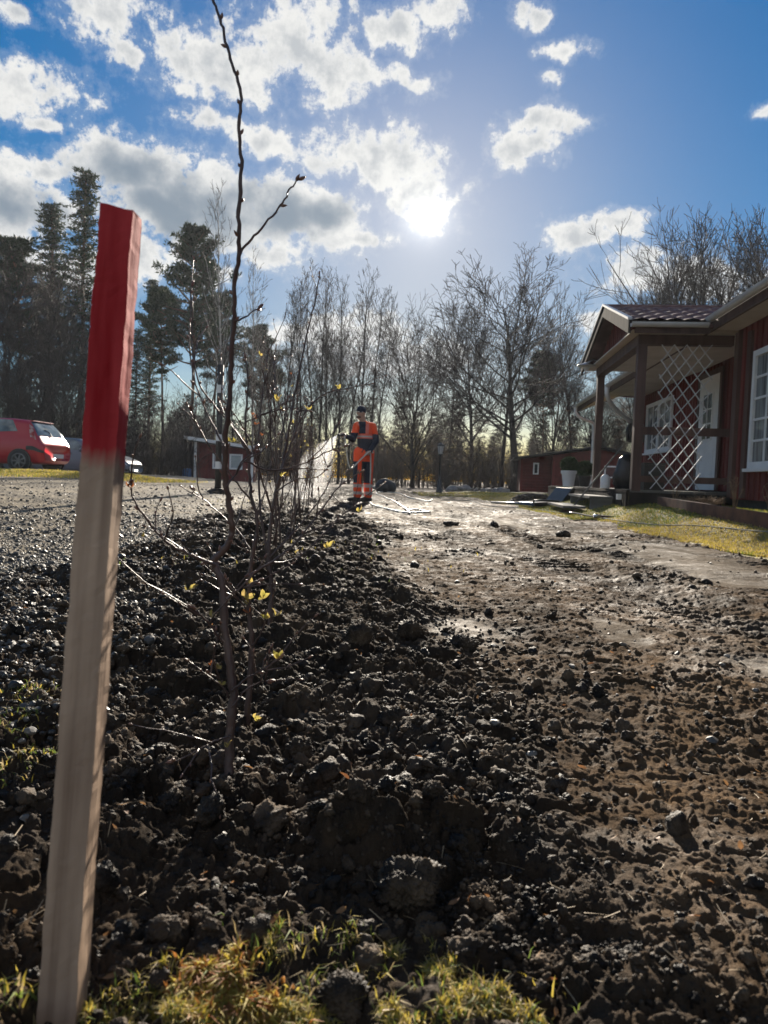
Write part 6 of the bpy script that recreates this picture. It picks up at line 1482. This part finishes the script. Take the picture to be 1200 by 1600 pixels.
# trousers
def tb(r_, mul, lay):
    c = lay(NV, r_(2, 0.735, 2), OR)
    c = lay(c, mul(r_(2, 0.34, 0.78), r_(0, -0.085, -0.015)), OR); c = lay(c, mul(r_(2, 0.34, 0.78), r_(0, 0.155, 0.3)), OR)
    c = lay(c, r_(2, 0.0, 0.345), OR); c = lay(c, r_(2, 0.265, 0.325), RW); c = lay(c, r_(2, 0.135, 0.19), RW); return c
m = MB(); limb(m, [J['waist']+np.array((0, 0, -0.06)), J['hip'], (J['hR']+J['hL'])/2+np.array((0, 0, -0.07))], [0.145, 0.155, 0.13], 16)
for h, k, a in (('hR', 'kR', 'aR'), ('hL', 'kL', 'aL')): limb(m, [J[h], J[k], J[a]+np.array((0, 0, 0.035))], [0.108, 0.084, 0.076], 14)
o = m.build('work_trousers', band_mat('trouser_bands', tb), man, smooth=True); remesh(o, 0.011, 3)
for a in ('aR', 'aL'):
    m = MB(); t_ = fac*1.0; limb(m, [J[a]+np.array((0, 0, 0.06)), J[a]-np.array((0, 0, 0.03))], [0.055, 0.056]); limb(m, [J[a]-t_*0.04-np.array((0, 0, 0.045)), J[a]+t_*0.08-np.array((0, 0, 0.045)), J[a]+t_*0.17-np.array((0, 0, 0.052))], [0.045, 0.050, 0.040])
    o = m.build('boot', M_boot, man, smooth=True); remesh(o, 0.009, 2)
m = MB(); hc = J['head']+np.array((0, 0, 0.035)); m.ellipsoid(hc, (0.090, 0.096, 0.092), 18, 12)
cap = m.build('cap', M_navy, man, smooth=True); md = cap.modifiers.new('r', 'REMESH'); md.mode = 'VOXEL'; md.voxel_size = 0.008; md.use_smooth_shade = True
m = MB(); pv = J['head']+np.array((0, 0, 0.04)); V_ = []
for k in range(11):
    a = -1.2+2.4*k/10; V_ += [tuple(pv+fac*0.075*math.cos(a)+sdv*0.075*math.sin(a)), tuple(pv+fac*(0.075+0.085*math.cos(a))*1.0+sdv*0.078*math.sin(a)+np.array((0, 0, -0.012)))]
F_ = [(2*k, 2*k+2, 2*k+3, 2*k+1) for k in range(10)]; m.add(V_, F_); o = m.build('peak', M_navy, cap, smooth=True); q = o.modifiers.new('s', 'SOLIDIFY'); q.thickness = 0.006
# eyes, beard shadow
for s in (1, -1): m = MB(); m.ellipsoid(J['head']+fac*0.072+sdv*s*0.030+np.array((0, 0, 0.004)), (0.010, 0.010, 0.007), 8, 6); m.build('eye', M_black, man, smooth=True)
m = MB(); m.ellipsoid(J['head']+fac*0.040+np.array((0, 0, -0.085)), (0.050, 0.050, 0.036), 12, 8); m.build('beard', material('short_beard', (0.09, 0.05, 0.035), (0.15, 0.09, 0.06), rough=0.9), man, smooth=True)
m = MB(); m.tube([J['head']-sdv*0.083+fac*0.02, J['head']+fac*0.088-sdv*0.04+np.array((0, 0, .004)), J['head']+fac*0.092+sdv*0.03+np.array((0, 0, .004)), J['head']+sdv*0.083+fac*0.02], 0.007, 6); m.build('glasses', M_refl, man, smooth=True)
# nozzle and the hose in his hand
hd_ = np.array((pf.x, PY, z0m)); nz0 = np.array((-0.335, -0.345, 1.19)); nzd = np.array((-0.93, -0.15, -0.12)); nzd /= np.linalg.norm(nzd)
root = empty('spray_nozzle', tuple(hd_+nz0), 0, 'black spray nozzle held at the end of the hose in the man\'s outstretched hand', 'hose nozzle')
m = MB(); m.tube([-nzd*0.02, nzd*0.03, nzd*0.07, nzd*0.10, nzd*0.12], [0.016, 0.022, 0.020, 0.030, 0.028], 12); m.build('head', M_black, root, smooth=True)
m = MB(); m.tube([(0, 0, 0.0), (0.012, 0, -0.05), (0.022, 0, -0.10)], [0.015, 0.014, 0.013], 10); m.build('grip', M_metal, root, smooth=True)
hp_ = [hd_+nz0+np.array((0.02, 0, -0.09)), hd_+np.array((-0.285, -0.36, 0.92)), hd_+np.array((-0.25, -0.36, 0.70)), hd_+np.array((-0.19, -0.34, 0.60)), hd_+np.array((-0.09, -0.31, 0.70)), hd_+np.array((0.04, -0.29, 0.84)), hd_+np.array((0.13, -0.22, 0.92)), hd_+np.array((0.18, -0.12, 0.90)), np.array(hh[0])]
S = smooth_line(hp_, 8); o0 = Vector(S[0]); m = MB(); m.tube(S-np.array(o0), 0.011, 8); o = m.build('hose_section', M_hose, loc=o0, smooth=True); tag(o, 'pale hose length looping in front of the man from hand to nozzle', 'hose')
# water spray: droplets and the fine mist between them
noz = hd_+nz0+nzd*0.13; ground_z = z0m
rs = np.random.default_rng(88); n = 20000
c0 = np.array(at(527, 682, noz[1])); 
u0 = rs.uniform(0, 1, n)**0.75; fan = np.clip(rs.normal(0.34, 0.24, n), -0.05, 0.9)
# each jet leaves the nozzle at its own angle and falls
ang_ = R(-24)-R(60)*fan; v0 = 2.9+rs.normal(0, 0.15, n); tt = u0*0.52
side = rs.normal(0, 0.24, n)
x = noz[0]-v0*np.cos(ang_)*tt*0.86; z = noz[2]+v0*np.sin(ang_)*tt-4.9*tt*tt*0.75; y = noz[1]+side*tt*1.5
k = z > ground_z; x, y, z = x[k], y[k], z[k]
drop = (np.array([(0, 0, 1.6), (0.5, 0, 0), (-0.25, 0.43, 0), (-0.25, -0.43, 0), (0, 0, -1.6)], float), np.array([(0, 1, 2), (0, 2, 3), (0, 3, 1), (4, 2, 1), (4, 3, 2), (4, 1, 3)]))
M_water = material('water_drops', (0.95, 0.97, 1.0), (0.95, 0.97, 1.0), rough=0.12, spec=1.0, trans=0.75)
o = scatter('water_spray', [drop], np.stack([x, y, z], 1), rs.uniform(0.0014, 0.0036, len(x)), M_water, smooth=False, tilt=False, seed=9)
tag(o, 'fan of backlit water drops falling from the nozzle onto the planting row', 'water spray', kind='stuff')
# mist volume: closed fan-shaped body
prof = [(0.0, 0.0), (-0.10, 0.025), (-0.28, 0.0), (-0.46, -0.16), (-0.62, -0.42), (-0.74, -0.75), (-0.80, -1.16), (-0.02, -1.16), (0.0, -0.70), (0.012, -0.3)]
m = MB(); V_ = []; n = len(prof)
for lay_, wd in ((-1, 1), (0, 1), (1, 1)):
    for (a, b) in prof:
        th_ = 0.01+0.30*min(1, math.hypot(a, b)/1.2); V_.append((a, lay_*th_*(1.0 if lay_ else 0), b))
F_ = [(i, (i+1) % n, (i+1) % n+n, i+n) for i in range(n)]+[(n+i, n+(i+1) % n, 2*n+(i+1) % n, 2*n+i) for i in range(n)]+[tuple(range(n))[::-1], tuple(range(2*n, 3*n))]
m.add(V_, F_)
mm = bpy.data.materials.new('mist'); mm.use_nodes = True; t = mm.node_tree; t.nodes.clear()
vo = t.nodes.new('ShaderNodeVolumePrincipled'); vo.inputs['Color'].default_value = (1, 1, 1, 1); vo.inputs['Anisotropy'].default_value = 0.72
co = t.nodes.new('ShaderNodeTexCoord'); ln = t.nodes.new('ShaderNodeVectorMath'); ln.operation = 'LENGTH'; t.links.new(co.outputs['Object'], ln.inputs[0])
sp_ = t.nodes.new('ShaderNodeSeparateXYZ'); t.links.new(co.outputs['Object'], sp_.inputs[0])
def tm(op, a, b=None, clamp=False):
    q = t.nodes.new('ShaderNodeMath'); q.operation = op; q.use_clamp = clamp
    for i, v in enumerate((a, b)):
        if v is None: continue
        if isinstance(v, (int, float)): q.inputs[i].default_value = v
        else: t.links.new(v, q.inputs[i])
    return q.outputs[0]
nzn = t.nodes.new('ShaderNodeTexNoise'); nzn.inputs['Scale'].default_value = 9; t.links.new(co.outputs['Object'], nzn.inputs['Vector'])
base = tm('DIVIDE', 0.62, tm('ADD', ln.outputs['Value'], 0.12))
# thins out towards the steep right-hand side and the far edge
an_ = tm('ARCTAN2', tm('MULTIPLY', sp_.outputs[0], -1.0), tm('MULTIPLY', sp_.outputs[2], -1.0))   # 0 = straight down
dv_ = tm('DIVIDE', tm('SUBTRACT', an_, 0.60), 0.58)
edge = tm('SUBTRACT', 1.0, tm('MULTIPLY', dv_, dv_), True)
yy2 = tm('DIVIDE', sp_.outputs[1], tm('MULTIPLY', ln.outputs['Value'], 0.24)); edge = tm('MULTIPLY', edge, tm('SUBTRACT', 1.0, tm('MULTIPLY', yy2, yy2), True)); edge = tm('POWER', edge, 1.2)
vary = tm('MULTIPLY', tm('SUBTRACT', nzn.outputs['Fac'], 0.15), 2.6)
t.links.new(tm('MULTIPLY', tm('MULTIPLY', base, edge), vary), vo.inputs['Density'])
ot = t.nodes.new('ShaderNodeOutputMaterial'); t.links.new(vo.outputs[0], ot.inputs['Volume'])
o = m.build('water_mist', mm, loc=tuple(noz))
import bmesh
bm_ = bmesh.new(); bm_.from_mesh(o.data); bmesh.ops.recalc_face_normals(bm_, faces=bm_.faces[:]); bm_.to_mesh(o.data); bm_.free(); tag(o, 'white backlit mist inside the water spray left of the man', 'mist', kind='stuff')

# ------------------------------------------------------------------ thin volume added to stand in for veiling lens glare
hm = bpy.data.materials.new('glare_haze'); hm.use_nodes = True; t = hm.node_tree; t.nodes.clear()
vo = t.nodes.new('ShaderNodeVolumePrincipled'); vo.inputs['Color'].default_value = (0.86, 0.92, 1.0, 1); vo.inputs['Density'].default_value = 0.00038; vo.inputs['Anisotropy'].default_value = 0.3
ot = t.nodes.new('ShaderNodeOutputMaterial'); t.links.new(vo.outputs[0], ot.inputs['Volume'])
m = MB(); m.box(-130, 130, -40, 125, -1.5, 22); o = m.build('glare_haze', hm); tag(o, kind='stuff')
